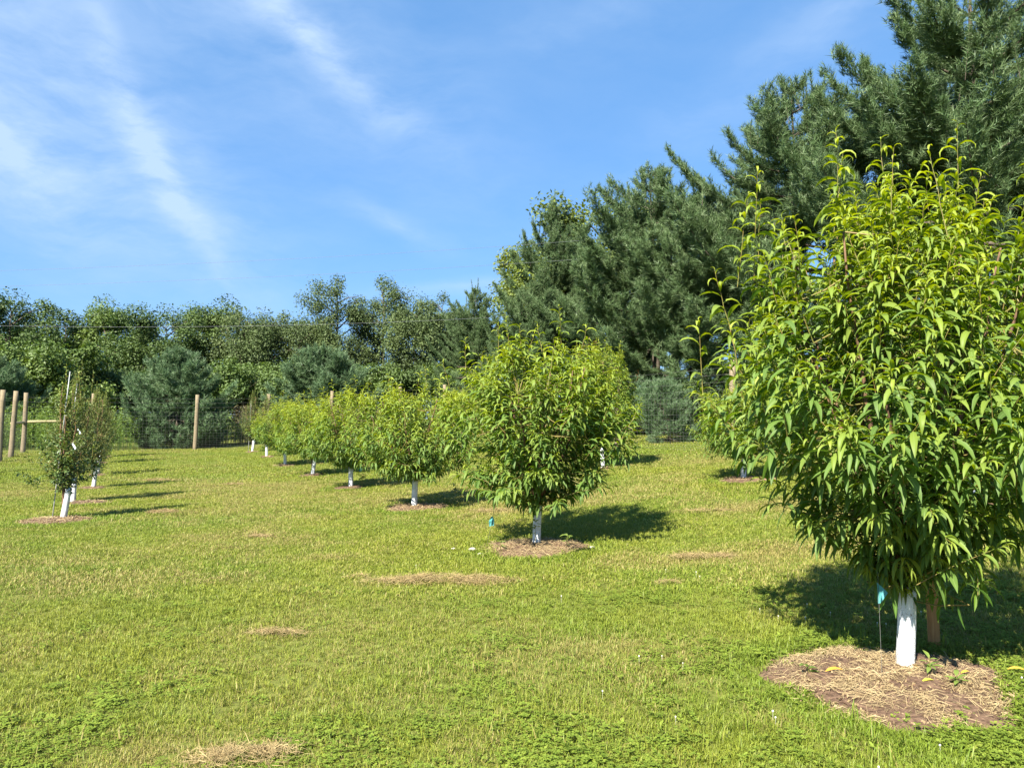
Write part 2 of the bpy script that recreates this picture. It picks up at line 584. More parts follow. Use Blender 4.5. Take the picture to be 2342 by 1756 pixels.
def grass_material(name, clover=False):
    m, nd, lk = new_mat(name)
    at = nd.new('ShaderNodeAttribute')
    at.attribute_name = 'tint'
    sep = nd.new('ShaderNodeSeparateColor')
    lk.new(at.outputs['Color'], sep.inputs[0])
    dr = nd.new('ShaderNodeAttribute')
    dr.attribute_type = 'INSTANCER'
    dr.attribute_name = 'dry'
    lu = nd.new('ShaderNodeAttribute')
    lu.attribute_type = 'INSTANCER'
    lu.attribute_name = 'lush'
    if clover:
        c = mixc(nd, lk, sep.outputs[0], (0.120, 0.185, 0.024), (0.215, 0.275, 0.040))
    else:
        g = mixc(nd, lk, sep.outputs[0], (0.140, 0.188, 0.020), (0.285, 0.305, 0.038))
        g2 = mixc(nd, lk, sep.outputs[0], (0.105, 0.170, 0.018), (0.210, 0.275, 0.030))
        g = mixc(nd, lk, lu.outputs['Fac'], g, g2)
        d = mixc(nd, lk, sep.outputs[0], (0.25, 0.200, 0.064), (0.36, 0.310, 0.105))
        # each blade dries or not by its own chance
        cmp = nd.new('ShaderNodeMath')
        cmp.operation = 'SUBTRACT'
        lk.new(dr.outputs['Fac'], cmp.inputs[0])
        lk.new(sep.outputs[2], cmp.inputs[1])
        mr = nd.new('ShaderNodeMapRange')
        mr.inputs[1].default_value = -0.10
        mr.inputs[2].default_value = 0.10
        lk.new(cmp.outputs[0], mr.inputs[0])
        c = mixc(nd, lk, mr.outputs[0], g, d)
    p = nd.new('ShaderNodeBsdfPrincipled')
    lk.new(c, p.inputs['Base Color'])
    p.inputs['Roughness'].default_value = 0.75 if clover else 0.5
    p.inputs['Specular IOR Level'].default_value = 0.12 if clover else 0.3
    t = nd.new('ShaderNodeBsdfTranslucent')
    lk.new(c, t.inputs['Color'])
    mx = nd.new('ShaderNodeMixShader')
    mx.inputs[0].default_value = 0.33
    lk.new(p.outputs[0], mx.inputs[1])
    lk.new(t.outputs[0], mx.inputs[2])
    o = nd.new('ShaderNodeOutputMaterial')
    lk.new(mx.outputs[0], o.inputs[0])
    return m


M['soil'] = ground_material()
M['grass'] = grass_material('grass_blades')
M['clover'] = grass_material('clover_leaves', True)

# ------------------------------------------------------------------ places (metres; row coordinates come from the orchard grid)
PEACH_ROW = [(2.67, 5.20), (0.33, 10.27), (-1.90, 14.70), (-4.06, 19.05), (-6.18, 23.40), (-8.35, 27.80), (-10.4, 32.0), (-12.05, 35.0)]
RIGHT_ROW = [(7.05, 11.6), (4.9, 16.0), (2.4, 20.0), (0.3, 24.6), (-1.9, 29.0)]
PEAR_ROW = [(-7.94, 13.4), (-9.34, 16.1), (-10.9, 19.7), (-13.1, 23.9), (-15.6, 28.6), (-17.2, 31.8)]
MULCH = {}                       # centre -> radius
for i, (x, y) in enumerate(PEACH_ROW):
    MULCH[(x, y)] = (0.74, 0.70, 0.62, 0.45, 0.42, 0.40, 0.3, 0.3)[i]
for i, (x, y) in enumerate(RIGHT_ROW):
    MULCH[(x, y)] = (0.5, 0.62, 0.22, 0.3, 0.3)[i]
for i, (x, y) in enumerate(PEAR_ROW):
    MULCH[(x, y)] = (0.60, 0.55, 0.35, 0.3, 0.3, 0.3)[i]
MULCH_C = {}
for i, (k, r) in enumerate(MULCH.items()):
    off = {0: (-0.20, -0.22), 1: (-0.03, -0.15), 2: (0.05, -0.05), 13: (0.0, -0.22), 14: (0.3, -0.1), 9: (0.05, -0.1)}.get(i, (0.0, -0.05))
    MULCH_C[k] = (k[0] + off[0], k[1] + off[1], r, i)


def ring_edge(cx, cy, r, i, x, y):
    """signed distance outside the uneven rim of a mulch ring"""
    a = np.arctan2(y - cy, x - cx)
    rr = r * (1 + 0.10 * np.sin(a * 3 + i) + 0.06 * np.sin(a * 5 + 2 * i) + 0.05 * np.sin(a * 9 + 3 * i))
    return np.hypot(x - cx, y - cy) - rr


# ------------------------------------------------------------------ the ground
def axis():
    f = np.arange(-44, 44.01, 0.4)
    e = 44 + np.cumsum(0.6 * 1.16 ** np.arange(1, 40))
    e = e[e < 1500]
    return np.concatenate([-e[::-1], f, e])


def make_ground():
    ax = axis()
    ay = axis()
    X, Y = np.meshgrid(ax, ay, indexing='ij')
    Z = ground_z(X, Y)
    g = Geo()
    nx, ny = X.shape
    i, j = np.meshgrid(np.arange(nx - 1), np.arange(ny - 1), indexing='ij')
    Q = np.stack([i * ny + j, (i + 1) * ny + j, (i + 1) * ny + j + 1, i * ny + j + 1], -1)
    g.add(np.stack([X, Y, Z], -1), Q)
    o = g.build('lawn_ground', M['soil'])
    o['kind'] = 'structure'


make_ground()

# hay piles (x, y, half length, half depth, height, turn, straws, label)
HAY = [(-0.72, 8.15, 0.78, 0.20, 0.09, -0.05, 3200, 'long windrow of tan dried clippings in the middle of the lawn'),
       (-1.90, 6.20, 0.22, 0.07, 0.045, -0.1, 500, 'small tan strip of dried clippings left of the foreground centre'),
       (-1.38, 3.95, 0.26, 0.15, 0.06, 0.2, 1100, 'brown clump of dried clippings at the bottom edge of the lawn'),
       (-6.60, 14.3, 0.28, 0.24, 0.08, 0.3, 600, 'brown heap of clippings right of the nearest pear tree'),
       (-10.3, 22.0, 0.35, 0.2, 0.06, 0.2, 220, 'far brown clippings right of the pear row'),
       (-3.75, 11.3, 0.22, 0.09, 0.035, -0.3, 260, 'small brown scrap of clippings left of the peach row'),
       (2.30, 9.00, 0.45, 0.16, 0.05, 0.0, 900, 'flat tan clippings between the two nearest peach trees'),
       (-0.35, 13.7, 0.35, 0.25, 0.04, 0.1, 300, 'low tan clippings patch behind the nearest marking flag'),
       (1.60, 7.85, 0.16, 0.08, 0.03, 0.2, 140, 'tiny clippings scrap on the lawn right of centre'),
       (-7.5, 20.4, 0.30, 0.18, 0.05, 0.0, 160, 'small clippings patch between pear row and peach row'),
       (-1.72, 8.4, 0.16, 0.10, 0.03, 0.2, 120, 'small tan scrap just left of the long windrow'),
       (3.30, 12.3, 0.5, 0.12, 0.03, -0.1, 260, 'thin tan clippings strip behind the nearest peach tree shadow')]

# dry patches of the lawn itself (x, y, radius x, radius y, amount)
DRY = [(-1.8, 4.0, 0.55, 0.30, 0.6), (2.3, 9.0, 1.3, 0.45, 0.55), (-0.7, 8.1, 0.95, 0.30, 0.6), (-1.9, 6.3, 0.8, 0.35, 0.35),
       (1.2, 14.4, 1.6, 0.9, 0.45), (3.9, 9.3, 0.8, 0.5, 0.45), (-3.9, 11.5, 0.9, 0.5, 0.35), (-12.5, 17.5, 2.0, 1.2, 0.3),
       (-0.3, 13.8, 0.6, 0.5, 0.5), (4.2, 12.6, 1.6, 0.5, 0.4), (-2.3, 9.6, 0.6, 0.3, 0.35), (-10.3, 22, 1.2, 0.6, 0.4),
       (0.3, 5.6, 1.1, 0.5, 0.28), (-3.1, 8.4, 1.0, 0.5, 0.25), (-0.5, 17.5, 1.6, 0.8, 0.3)]


# ------------------------------------------------------------------ grass
def clump(seed, nb, hgt, spread, width, lean):
    r = np.random.default_rng(seed)
    V, Q, T, C = [], [], [], []
    k = 0
    for b in range(nb):
        a = r.uniform(0, 2 * math.pi)
        rad = spread * math.sqrt(r.uniform(0, 1))
        p = np.array([rad * math.cos(a), rad * math.sin(a), -0.004])
        az = r.uniform(0, 2 * math.pi)
        d = np.array([math.cos(az), math.sin(az), 0])
        s = np.array([-d[1], d[0], 0]) * width * r.uniform(0.6, 1.25) * 0.5
        h = hgt * r.uniform(0.45, 1.15)
        ln = lean * r.uniform(0.15, 1.3)
        p1 = p + d * h * ln * 0.35 + np.array([0, 0, h * 0.62])
        p2 = p + d * h * ln + np.array([0, 0, h * (1.0 - 0.35 * min(ln, 1.4))])
        V += [p - s, p + s, p1 + s * 0.85, p1 - s * 0.85, p2]
        Q.append([k, k + 1, k + 2, k + 3])
        T.append([k + 3, k + 2, k + 4])
        c1, c2 = r.uniform(), r.uniform()
        C += [[c1, t, c2] for t in (0, 0, .6, .6, 1)]
        k += 5
    g = Geo()
    g.add(V, Q, T, C)
    return g.mesh('grass_clump', M['grass'], True)


def clover_clump(seed):
    r = np.random.default_rng(seed)
    g = Geo()
    for b in range(11):
        a = r.uniform(0, 6.28)
        rad = 0.05 * math.sqrt(r.uniform())
        c = np.array([rad * math.cos(a), rad * math.sin(a), r.uniform(0.022, 0.045)])
        t0 = r.uniform(0, 6.28)
        ln = r.uniform(0.008, 0.0125)
        cc = r.uniform()
        for k in range(3):
            t = t0 + k * 2.094
            d = np.array([math.cos(t), math.sin(t), r.uniform(-0.25, 0.35)])
            s = np.array([-d[1], d[0], 0])
            g.add([c, c + d * ln * 0.8 + s * ln * 0.62, c + d * ln * 1.35, c + d * ln * 0.8 - s * ln * 0.62], [[0, 1, 2, 3]], None, [cc, .5, .5])
        g.add([c - [0.0006, 0, c[2]], c - [-0.0006, 0, c[2]], c], None, [[0, 1, 2]], [cc, .2, .5])
    return g.mesh('clover_clump', M['clover'], True)


def rosette(seed):
    r = np.random.default_rng(seed)
    n = 7
    sz = r.uniform(0.018, 0.034, n)
    g = Geo()
    V, Q, C = leaf_arrays(np.tile([0, 0, 0.012], (n, 1)), np.arange(n) * 2.4, r.uniform(0.3, 0.9, n), r.uniform(0.4, 0.9, n), sz, sz * 0.42, r.uniform(0.1, 0.4, n),
                          r.normal(0, 0.2, n), r.uniform(0.2, 0.8, n), r.uniform(0, 1, n), 4)
    C[:, 0] = np.repeat(r.uniform(0.1, 0.9, n), len(C) // n)
    g.add(V, Q, None, C)
    return g.mesh('weed_rosette', M['clover'], True)


def make_grass():
    lib = bpy.data.collections.new('grass_library')
    specs = [('a0', clump(1, 16, .044, .030, .0034, .8)), ('a1', clump(2, 16, .038, .030, .0032, 1.1)), ('a2', clump(3, 14, .051, .028, .0036, .9)),
             ('a3', clump(4, 16, .034, .032, .0032, 1.3)), ('b0', clump(5, 26, .052, .075, .0056, .9)), ('b1', clump(6, 26, .046, .075, .0058, 1.1)),
             ('c0', clump(7, 28, .058, .17, .0125, .9)), ('c1', clump(8, 28, .050, .17, .0130, 1.2)),
             ('d0', clover_clump(9)), ('d1', clover_clump(10)), ('e0', clump(11, 9, .095, .022, .0046, .9))]
    specs.append(('f0', rosette(12)))
    specs.append(('f1', rosette(13)))
    for n, me in specs:
        o = bpy.data.objects.new('clump_' + n, me)
        lib.objects.link(o)
    rg = np.random.default_rng(5)

    def band(d0, d1, dens, ids, smin, smax):
        w = 0.80
        area = w * (d1 * d1 - d0 * d0) + 3.0 * (d1 - d0)
        n = int(area * dens)
        d = np.sqrt(rg.uniform(d0 * d0, d1 * d1, n))
        x = rg.uniform(-1, 1, n) * (w * d + 1.4)
        idx = np.array(ids)[rg.integers(0, len(ids), n)]
        return x, d, idx, rg.uniform(smin, smax, n)
    parts = [band(1.2, 4.5, 1050, [0, 1, 2, 3, 3, 1], 0.75, 1.25), band(4.5, 7.5, 800, [0, 1, 2, 3], 0.80, 1.20),
             band(7.5, 13, 390, [4, 5], 0.62, 1.0), band(13, 21, 210, [4, 5], 0.8, 1.25), band(21, 46, 38, [6, 7], 0.7, 1.1)]
    x, y, idx, sc = (np.concatenate(a) for a in zip(*parts))
    # clover takes over in patches near the camera; odd taller tufts
    cl = vnoise(x, y, 0.75, 8) * 0.6 + vnoise(x, y, 0.28, 9) * 0.4
    near = smoothstep(9.0, 3.2, y) * 0.16 + 0.10 * smoothstep(0.5, 3.0, x) * smoothstep(9, 5, y)
    is_cl = (y < 8.5) & (rg.uniform(size=len(x)) < 0.30 * smoothstep(0.50, 0.90, cl + near))
    idx[is_cl] = rg.integers(8, 10, is_cl.sum())
    sc[is_cl] *= 0.9
    tuft = (y < 9) & (rg.uniform(size=len(x)) < 0.012)
    idx[tuft] = 10
    weed = (y < 10) & (rg.uniform(size=len(x)) < 0.005)
    idx[weed] = rg.integers(11, 13, weed.sum())
    # nothing grows in the mulch rings (a few strays do)
    keep = np.ones(len(x), bool)
    rim = np.zeros(len(x))
    for cx, cy, r, i in MULCH_C.values():
        e = ring_edge(cx, cy, r, i, x, y)
        stray = 0.16 if i == 1 else 0.03
        keep &= (e > 0.0) | (rg.uniform(size=len(x)) < stray * smoothstep(-r, 0, e) + 0.45 * smoothstep(-0.10, 0.0, e))
        rim = np.maximum(rim, smoothstep(0.45, 0.0, np.abs(e - 0.1)) * (r > .4))
    u = -0.44 * x + 0.9 * y
    keep &= u < 41.5
    x, y, idx, sc, rim = x[keep], y[keep], idx[keep], sc[keep], rim[keep]
    dry = 0.19 + 0.36 * (vnoise(x, y, 1.3, 1) - 0.5) + 0.35 * (vnoise(x, y, 0.35, 2) - 0.5) + 0.30 * (vnoise(x, y, 5.0, 4) - 0.5)
    for dx, dy, rx, ry, amt in DRY:
        dry += amt * np.exp(-(((x - dx) / rx) ** 2 + ((y - dy) / ry) ** 2) * 1.2)
    dry -= 0.25 * rim
    dry = np.clip(dry, 0.02, 0.9)
    lush = np.clip(0.42 + 0.9 * (vnoise(x, y, 1.9, 6) - 0.5) + 0.6 * (vnoise(x, y, 0.5, 7) - 0.5) + 0.5 * rim, 0, 1)
    sc = sc * (0.85 + 0.45 * vnoise(x, y, 0.6, 12)) * (1 + 0.25 * rim)
    z = ground_z(x, y)
    n = len(x)
    rot = np.stack([rg.normal(0, .12, n), rg.normal(0, .12, n), rg.uniform(0, 6.283, n)], 1)
    me = bpy.data.meshes.new('lawn_grass')
    me.vertices.add(n)
    me.vertices.foreach_set('co', np.stack([x, y, z], 1).astype(np.float32).ravel())
    for nm, ty, arr, key in (('pick', 'INT', idx.astype(np.int32), 'value'), ('turn', 'FLOAT_VECTOR', rot.astype(np.float32).ravel(), 'vector'),
                             ('size', 'FLOAT', sc.astype(np.float32), 'value'), ('dry', 'FLOAT', dry.astype(np.float32), 'value'),
                             ('lush', 'FLOAT', lush.astype(np.float32), 'value')):
        a = me.attributes.new(nm, ty, 'POINT')
        a.data.foreach_set(key, arr)
    o = put('lawn_grass', me, None, 'stuff')
    tag(o, 'short mown lawn grass with clover and dry patches', 'grass')
    ng = bpy.data.node_groups.new('grass_scatter', 'GeometryNodeTree')
    ng.interface.new_socket('Geometry', in_out='INPUT', socket_type='NodeSocketGeometry')
    ng.interface.new_socket('Geometry', in_out='OUTPUT', socket_type='NodeSocketGeometry')
    nd, lk = ng.nodes, ng.links
    gi, go = nd.new('NodeGroupInput'), nd.new('NodeGroupOutput')
    ci = nd.new('GeometryNodeCollectionInfo')
    ci.inputs['Collection'].default_value = lib
    ci.inputs['Separate Children'].default_value = True
    ci.inputs['Reset Children'].default_value = True
    ip = nd.new('GeometryNodeInstanceOnPoints')
    ip.inputs['Pick Instance'].default_value = True

    def named(nm, ty):
        k = nd.new('GeometryNodeInputNamedAttribute')
        k.data_type = ty
        k.inputs['Name'].default_value = nm
        return k.outputs['Attribute']
    e2r = nd.new('FunctionNodeEulerToRotation')
    lk.new(named('turn', 'FLOAT_VECTOR'), e2r.inputs[0])
    lk.new(gi.outputs[0], ip.inputs['Points'])
    lk.new(ci.outputs[0], ip.inputs['Instance'])
    lk.new(named('pick', 'INT'), ip.inputs['Instance Index'])
    lk.new(e2r.outputs[0], ip.inputs['Rotation'])
    lk.new(named('size', 'FLOAT'), ip.inputs['Scale'])
    lk.new(ip.outputs[0], go.inputs[0])
    md = o.modifiers.new('scatter', 'NODES')
    md.node_group = ng
    print('grass clumps', n)


make_grass()

# ------------------------------------------------------------------ peach, pear and apple trees
LEAF_KEYS = ('P', 'head', 'elev', 'curl', 'L', 'W', 'fold', 'roll', 'age', 'rnd')


def fruit_tree(seed, prof, nshoot, leaf_len, ratio, trunk_h=0.62, trunk_r=0.032, lean=(0.0, 0.0), spikes=(), droop=1.3, step=0.023,
               shoot=(0.30, 0.62), lobes=0.16, upright=1.0, sides=5, young=1.0, curl=1.9, nscaf=11, leaders=0, plume=0.55, low=()):
    """one small orchard tree: (wood, twigs, leaves as arrays)"""
    r = np.random.default_rng(seed)
    ph = np.array([p[0] for p in prof])
    pr = np.array([p[1] for p in prof])
    hb, ht = ph[0], ph[-1]
    wood, twig = Geo(), Geo()
    lean = np.array([lean[0], lean[1], 0.0])
    fork = np.array([0, 0, trunk_h]) + lean * trunk_h
    k = 6
    tp = np.array([[0.012 * math.sin(i * 1.3 + seed), 0.012 * math.cos(i * 1.7 + seed), 0] for i in range(k)])
    tp = np.linspace([0, 0, -0.05], fork, k) + tp * np.linspace(0, 1, k)[:, None]
    wood.add(*tube(tp, np.linspace(trunk_r * 1.15, trunk_r, k), 8))
    pts = []
    a0 = r.uniform(0, 6.28)
    for s in range(nscaf):
        a = a0 + s * 2 * math.pi / nscaf + r.normal(0, 0.25)
        hh = r.uniform(0.55, 0.88) * (ht - trunk_h) + trunk_h
        rr = np.interp(hh, ph, pr) * r.uniform(0.35, 0.75)
        end = np.array([rr * math.cos(a), rr * math.sin(a), hh]) + lean * hh
        mid = fork * 0.45 + end * 0.55 + np.array([math.cos(a), math.sin(a), -0.35]) * 0.10
        t = np.linspace(0, 1, 9)[:, None]
        c = (1 - t) ** 2 * (fork - [0, 0, 0.03]) + 2 * t * (1 - t) * mid + t ** 2 * end
        c[1:-1] += r.normal(0, 0.012, (7, 3))
        wood.add(*tube(c, np.linspace(trunk_r * 0.72, 0.006, 9), sides))
        pts.append(c[2:])
    pts.append(tp[-2:])
    pts = np.concatenate(pts)
    L = {k: [] for k in LEAF_KEYS}
    # shoots: their tips fill the crown, most of them near its skin
    hgrid = np.linspace(hb, ht, 200)
    wts = np.interp(hgrid, ph, pr) + 0.02
    wts /= wts.sum()
    todo = []
    spikes = list(spikes)
    for q in range(leaders):
        a = q * 2.39996 + seed
        rho = np.interp(hb + 0.72 * (ht - hb), ph, pr) * math.sqrt((q + 0.5) / leaders) * 0.95
        edge = rho / (pr.max() + 1e-6)
        spikes.append((rho * math.cos(a), rho * math.sin(a), ht + 0.28 - 0.62 * edge ** 2 + r.uniform(-0.18, 0.16), r.uniform(0.45, 0.8)))
    axes = np.array([[q[0], q[1]] for q in spikes]) if spikes else np.zeros((0, 2))
    for _ in range(nshoot):
        h = r.choice(hgrid, p=wts)
        a = r.uniform(0, 6.283)
        lob = 1 + lobes * math.sin(2 * a + seed) * math.sin(3.1 * h + seed * 2) + lobes * math.sin(5 * a + 2.2 * h + seed) * 0.6 + r.normal(0, 0.09) + (0.17 if r.uniform() < 0.10 else 0.0)
        rho = np.interp(h, ph, pr) * lob * r.uniform(0.04, 1.0) ** 0.42
        hf = (h - hb) / (ht - hb)
        up = (0.12 + 2.1 * hf ** 1.1 + r.normal(0, 0.2)) * upright
        out = 1.0 - 0.45 * hf
        da = a + r.normal(0, 0.45)
        d = np.array([out * math.cos(da), out * math.sin(da), up])
        d /= np.linalg.norm(d)
        tip = np.array([rho * math.cos(a), rho * math.sin(a), h]) + lean * h
        if hf > 0.42 and len(axes):                     # upper shoots gather into plumes round the leaders
            near_ax = axes[np.argmin(((axes - tip[:2]) ** 2).sum(1))]
            tip[:2] += (near_ax - tip[:2]) * plume * min(1.0, (hf - 0.42) / 0.3) * r.uniform(0.4, 1.0)
        todo.append((tip, d, r.uniform(*shoot), hf, False))
    for sx, sy, sh, sl in low:                          # low limbs that hang out under the crown
        a = math.atan2(sy, sx)
        d = np.array([math.cos(a), math.sin(a), 0.05])
        todo.append((np.array([sx, sy, sh]), d / np.linalg.norm(d), sl, 0.0, False))
    for sx, sy, sh, sl in spikes:
        d = np.array([r.normal(0, 0.10) + sx * 0.08, r.normal(0, 0.10), 1.0])
        d /= np.linalg.norm(d)
        todo.append((np.array([sx, sy, sh]), d, sl, 1.0, True))
    for tip, d, ln, hf, spike in todo:
        base = tip - d * ln
        if base[2] < hb * 0.8:
            base[2] = hb * 0.8
        nn = 6
        t = np.linspace(0, 1, nn)[:, None]
        sag = 0.10 * ln * (1 - hf) * droop
        c = base + (tip - base) * t - np.array([0, 0, sag]) * t * t * (1 if not spike else 0)
        c += r.normal(0, 0.006, (nn, 3)) * t
        twig.add(*tube(c, np.linspace(0.0042, 0.0016, nn), 3, False))
        q = pts[np.argmin(((pts - base) ** 2).sum(1))]
        dist = np.linalg.norm(q - base)
        if 0.02 < dist < 0.42 and not spike:
            mm = (q + base) / 2 + np.array([0, 0, -0.06 * dist])
            twig.add(*tube([q, mm, base], [0.006, 0.005, 0.0042], 4, False))
        tan = tip - base
        tl = np.linalg.norm(tan) + 1e-6
        tan = tan / tl
        ref = np.array([0, 0, 1.0]) if abs(tan[2]) < 0.9 else np.array([1.0, 0, 0])
        e1 = np.cross(tan, ref)
        e1 /= np.linalg.norm(e1)
        e2 = np.cross(tan, e1)
        n = max(5, int(tl / step * (0.62 if spike else 1.0)))
        s = np.linspace(0.10 if not spike else 0.02, 1.0, n) + r.normal(0, 0.01, n)
        ga = np.arange(n) * 2.39996 + r.uniform(0, 6.28)
        phi = np.interp(s, [0, 0.7, 1.0], [1.15, 0.95, 0.35]) + r.normal(0, 0.15, n)
        v = tan * np.cos(phi)[:, None] + (e1 * np.cos(ga)[:, None] + e2 * np.sin(ga)[:, None]) * np.sin(phi)[:, None]
        idx = np.clip(s, 0, 1) * (nn - 1)
        i0 = np.minimum(idx.astype(int), nn - 2)
        fr = (idx - i0)[:, None]
        P = c[i0] * (1 - fr) + c[i0 + 1] * fr
        size = np.interp(s, [0, 0.25, 0.72, 0.9, 1.0], [0.72, 1.0, 0.92, 0.62, 0.36]) * r.uniform(0.62, 1.16, n)
        el = np.arcsin(np.clip(v[:, 2], -1, 1))
        tipy = np.clip((s - 0.45) / 0.55, 0, 1)
        el = el + 0.25 * hf - droop * (1 - tipy) * r.uniform(0.15, 0.75, n) * (1.15 - 0.85 * hf)
        cu = curl * r.uniform(0.6, 1.2, n) * (0.62 + 0.3 * tipy + 0.25 * hf) * np.clip((el + 1.6) / 1.6, 0.15, 1.3)
        L['P'].append(P)
        L['head'].append(np.arctan2(v[:, 1], v[:, 0]) + r.normal(0, 0.12, n))
        L['elev'].append(el)
        L['curl'].append(cu)
        L['L'].append(leaf_len * size)
        L['W'].append(leaf_len * size * ratio * r.uniform(0.85, 1.15, n))
        L['fold'].append(r.uniform(0.15, 0.6, n) + 0.25 * tipy)
        L['roll'].append(r.normal(0, 0.35, n))
        ag = np.clip(tipy * 0.62 + 0.46 * hf ** 2.2 + r.normal(0, 0.10, n) - 0.08, 0, 1) * young
        L['age'].append(np.clip(ag, 0, 1))
        L['rnd'].append(np.clip(r.uniform(0, 1, n) + r.normal(0, 0.2), 0, 1))
    L = {k: np.concatenate(v) for k, v in L.items()}
    return wood, twig, L


def leaf_geo(L, sel, nseg, prof=None):
    g = Geo()
    V, Q, C = leaf_arrays(*[L[k][sel] for k in LEAF_KEYS], nseg=nseg, prof=prof)
    g.add(V, Q, None, C)
    return g


LEAF_T = None


def single_leaves(L, n, root, world_axis, mat):
    """the leaves that show largest: each an object sharing one of a few meshes; returns the mask of those left over"""
    r = np.random.default_rng(3)
    ax = np.array(world_axis)
    to_cam = -ax / np.linalg.norm(ax)
    side = np.abs(L['P'][:, 0] * to_cam[1] - L['P'][:, 1] * to_cam[0])
    score = (L['P'][:, 0] * to_cam[0] + L['P'][:, 1] * to_cam[1]) + 0.25 * side + 3.0 * L['L'] + r.normal(0, 0.12, len(side))
    wx = L['P'][:, 0] + ax[0]
    wy = L['P'][:, 1] + ax[1]
    score[(wx / wy > 0.66) | (L['L'] < 0.09)] = -9
    pick = np.argsort(-score)[:n]
    meshes = {}
    for i in pick:
        ke, kc, ka = round(float(L['elev'][i]) / 0.35), round(float(L['curl'][i]) / 0.4), round(float(L['age'][i]) / 0.34)
        kv = int(r.integers(0, 2))
        key = (ke, kc, ka, kv)
        if key not in meshes:
            one = dict(P=np.zeros((1, 3)), head=np.zeros(1), elev=np.array([ke * 0.35]), curl=np.array([kc * 0.4]), L=np.ones(1),
                       W=np.array([0.205]), fold=np.array([0.3 + 0.2 * kv]), roll=np.array([0.25 - 0.5 * kv]), age=np.array([ka * 0.34]),
                       rnd=np.array([0.25 + 0.5 * kv]))
            meshes[key] = leaf_geo(one, np.array([True]), 5).mesh('leaf', mat)
        o = put('leaf', meshes[key], root)
        o.location = L['P'][i]
        o.rotation_euler = (0, 0, float(L['head'][i]))
        o.scale = (float(L['L'][i]),) * 3
    left = np.ones(len(side), bool)
    left[pick] = False
    return left


PROF_NEAR = [(0.60, 0.16), (0.78, 0.40), (1.0, 0.70), (1.3, 0.96), (1.6, 1.22), (2.0, 1.38), (2.4, 1.24), (2.8, 1.0), (3.1, 0.72), (3.38, 0.40)]
PROF_MID = [(0.64, 0.35), (0.82, 0.90), (1.0, 1.0), (1.2, 0.82), (1.5, 1.02), (1.9, 1.26), (2.3, 1.24), (2.6, 0.92), (2.8, 0.5)]
PROF_A = [(0.66, 0.35), (0.82, 0.95), (1.1, 1.2), (1.5, 1.32), (1.9, 1.25), (2.2, 0.95), (2.42, 0.5)]
PROF_B = [(0.66, 0.4), (0.82, 1.0), (1.2, 1.28), (1.6, 1.28), (2.0, 1.1), (2.3, 0.8), (2.5, 0.4)]


def copy_tree(root, loc, rz, scale, label):
    c = root.copy()
    COL.objects.link(c)
    c.location = loc
    c.rotation_euler = (0, 0, rz)
    c.scale = (scale,) * 3
    c['label'] = label
    for ch in list(root.children):
        d = ch.copy()
        COL.objects.link(d)
        d.parent = c
    return c


def place(xy):
    return (xy[0], xy[1], gz(*xy))


PG = 'young peach trees in rows'
# the near tree
t1 = thing('peach_tree', 'large bushy peach tree with long drooping leaves filling the right foreground', 'tree', place(PEACH_ROW[0]), 0, PG)
w, tw, L = fruit_tree(21, PROF_NEAR, 560, 0.205, 0.200, leaders=4, plume=0.7,
                      low=((-0.20, -0.42, 0.86, 0.4), (-0.05, -0.55, 0.90, 0.45), (-0.38, -0.55, 1.02, 0.5), (-0.12, -0.80, 1.06, 0.55), (-0.55, -0.75, 1.18, 0.55), (-0.30, -0.95, 1.24, 0.55),
                           (0.12, -0.50, 0.86, 0.4), (0.42, -0.45, 0.92, 0.45), (0.85, -0.35, 1.02, 0.6), (1.05, -0.10, 1.00, 0.6), (0.60, -0.65, 1.0, 0.5)), lean=(0.02, 0.0), trunk_r=0.036, lobes=0.15,
                      spikes=((-0.42, -0.1, 3.70, 0.75), (-0.08, 0.0, 3.68, 0.8), (0.36, -0.15, 3.72, 0.8), (0.10, 0.3, 3.5, 0.6), (-0.98, -0.1, 3.42, 0.75), (-0.90, 0.1, 3.25, 0.6), (-1.42, -0.2, 2.36, 0.5), (-1.30, -0.5, 2.30, 0.4), (0.85, -0.2, 3.45, 0.6), (1.25, 0.1, 3.05, 0.6),
                              (0.62, 0.0, 3.40, 0.5), (-0.68, 0.3, 3.2, 0.4), (-1.20, 0.2, 2.78, 0.45), (1.02, 0.0, 3.18, 0.5), (-0.25, -0.5, 3.42, 0.45)))
w.build('trunk', M['peach_bark'], t1)
tw.build('twigs', M['twig'], t1, kind='stuff')
rest = single_leaves(L, 300, t1, PEACH_ROW[0], M['peach_leaf'])
leaf_geo(L, rest, 5).build('crown', M['peach_leaf'], t1, kind='stuff')
print('near leaves', len(L['L']))
# the tree in the middle
t2 = thing('peach_tree', 'rounded peach tree in the lawn centre, orange ribbon at its fork', 'tree', place(PEACH_ROW[1]), 0, PG, (1.14, 1.1, 1.0))
w, tw, L = fruit_tree(33, PROF_MID, 440, 0.195, 0.205, leaders=7, lean=(0.03, 0.0), trunk_r=0.034,
                      spikes=((0.28, 0.1, 3.30, 0.55), (-0.45, 0.0, 3.02, 0.4), (-0.85, -0.1, 2.78, 0.4), (0.62, 0.0, 3.0, 0.4), (0.02, 0.2, 3.05, 0.4), (-0.2, -0.3, 2.95, 0.35)))
w.build('trunk', M['peach_bark'], t2)
tw.build('twigs', M['twig'], t2, kind='stuff')
rest = single_leaves(L, 200, t2, PEACH_ROW[1], M['peach_leaf'])
leaf_geo(L, rest, 4).build('crown', M['peach_leaf'], t2, kind='stuff')
rb = Geo()
rb.add(*tube([[0.035, -0.05, 0.66], [0.06, -0.06, 0.67], [0.075, -0.065, 0.62], [0.07, -0.07, 0.56]], [0.010, 0.016, 0.014, 0.004], 5))
rb.build('ribbon', M['ribbon'], t2)


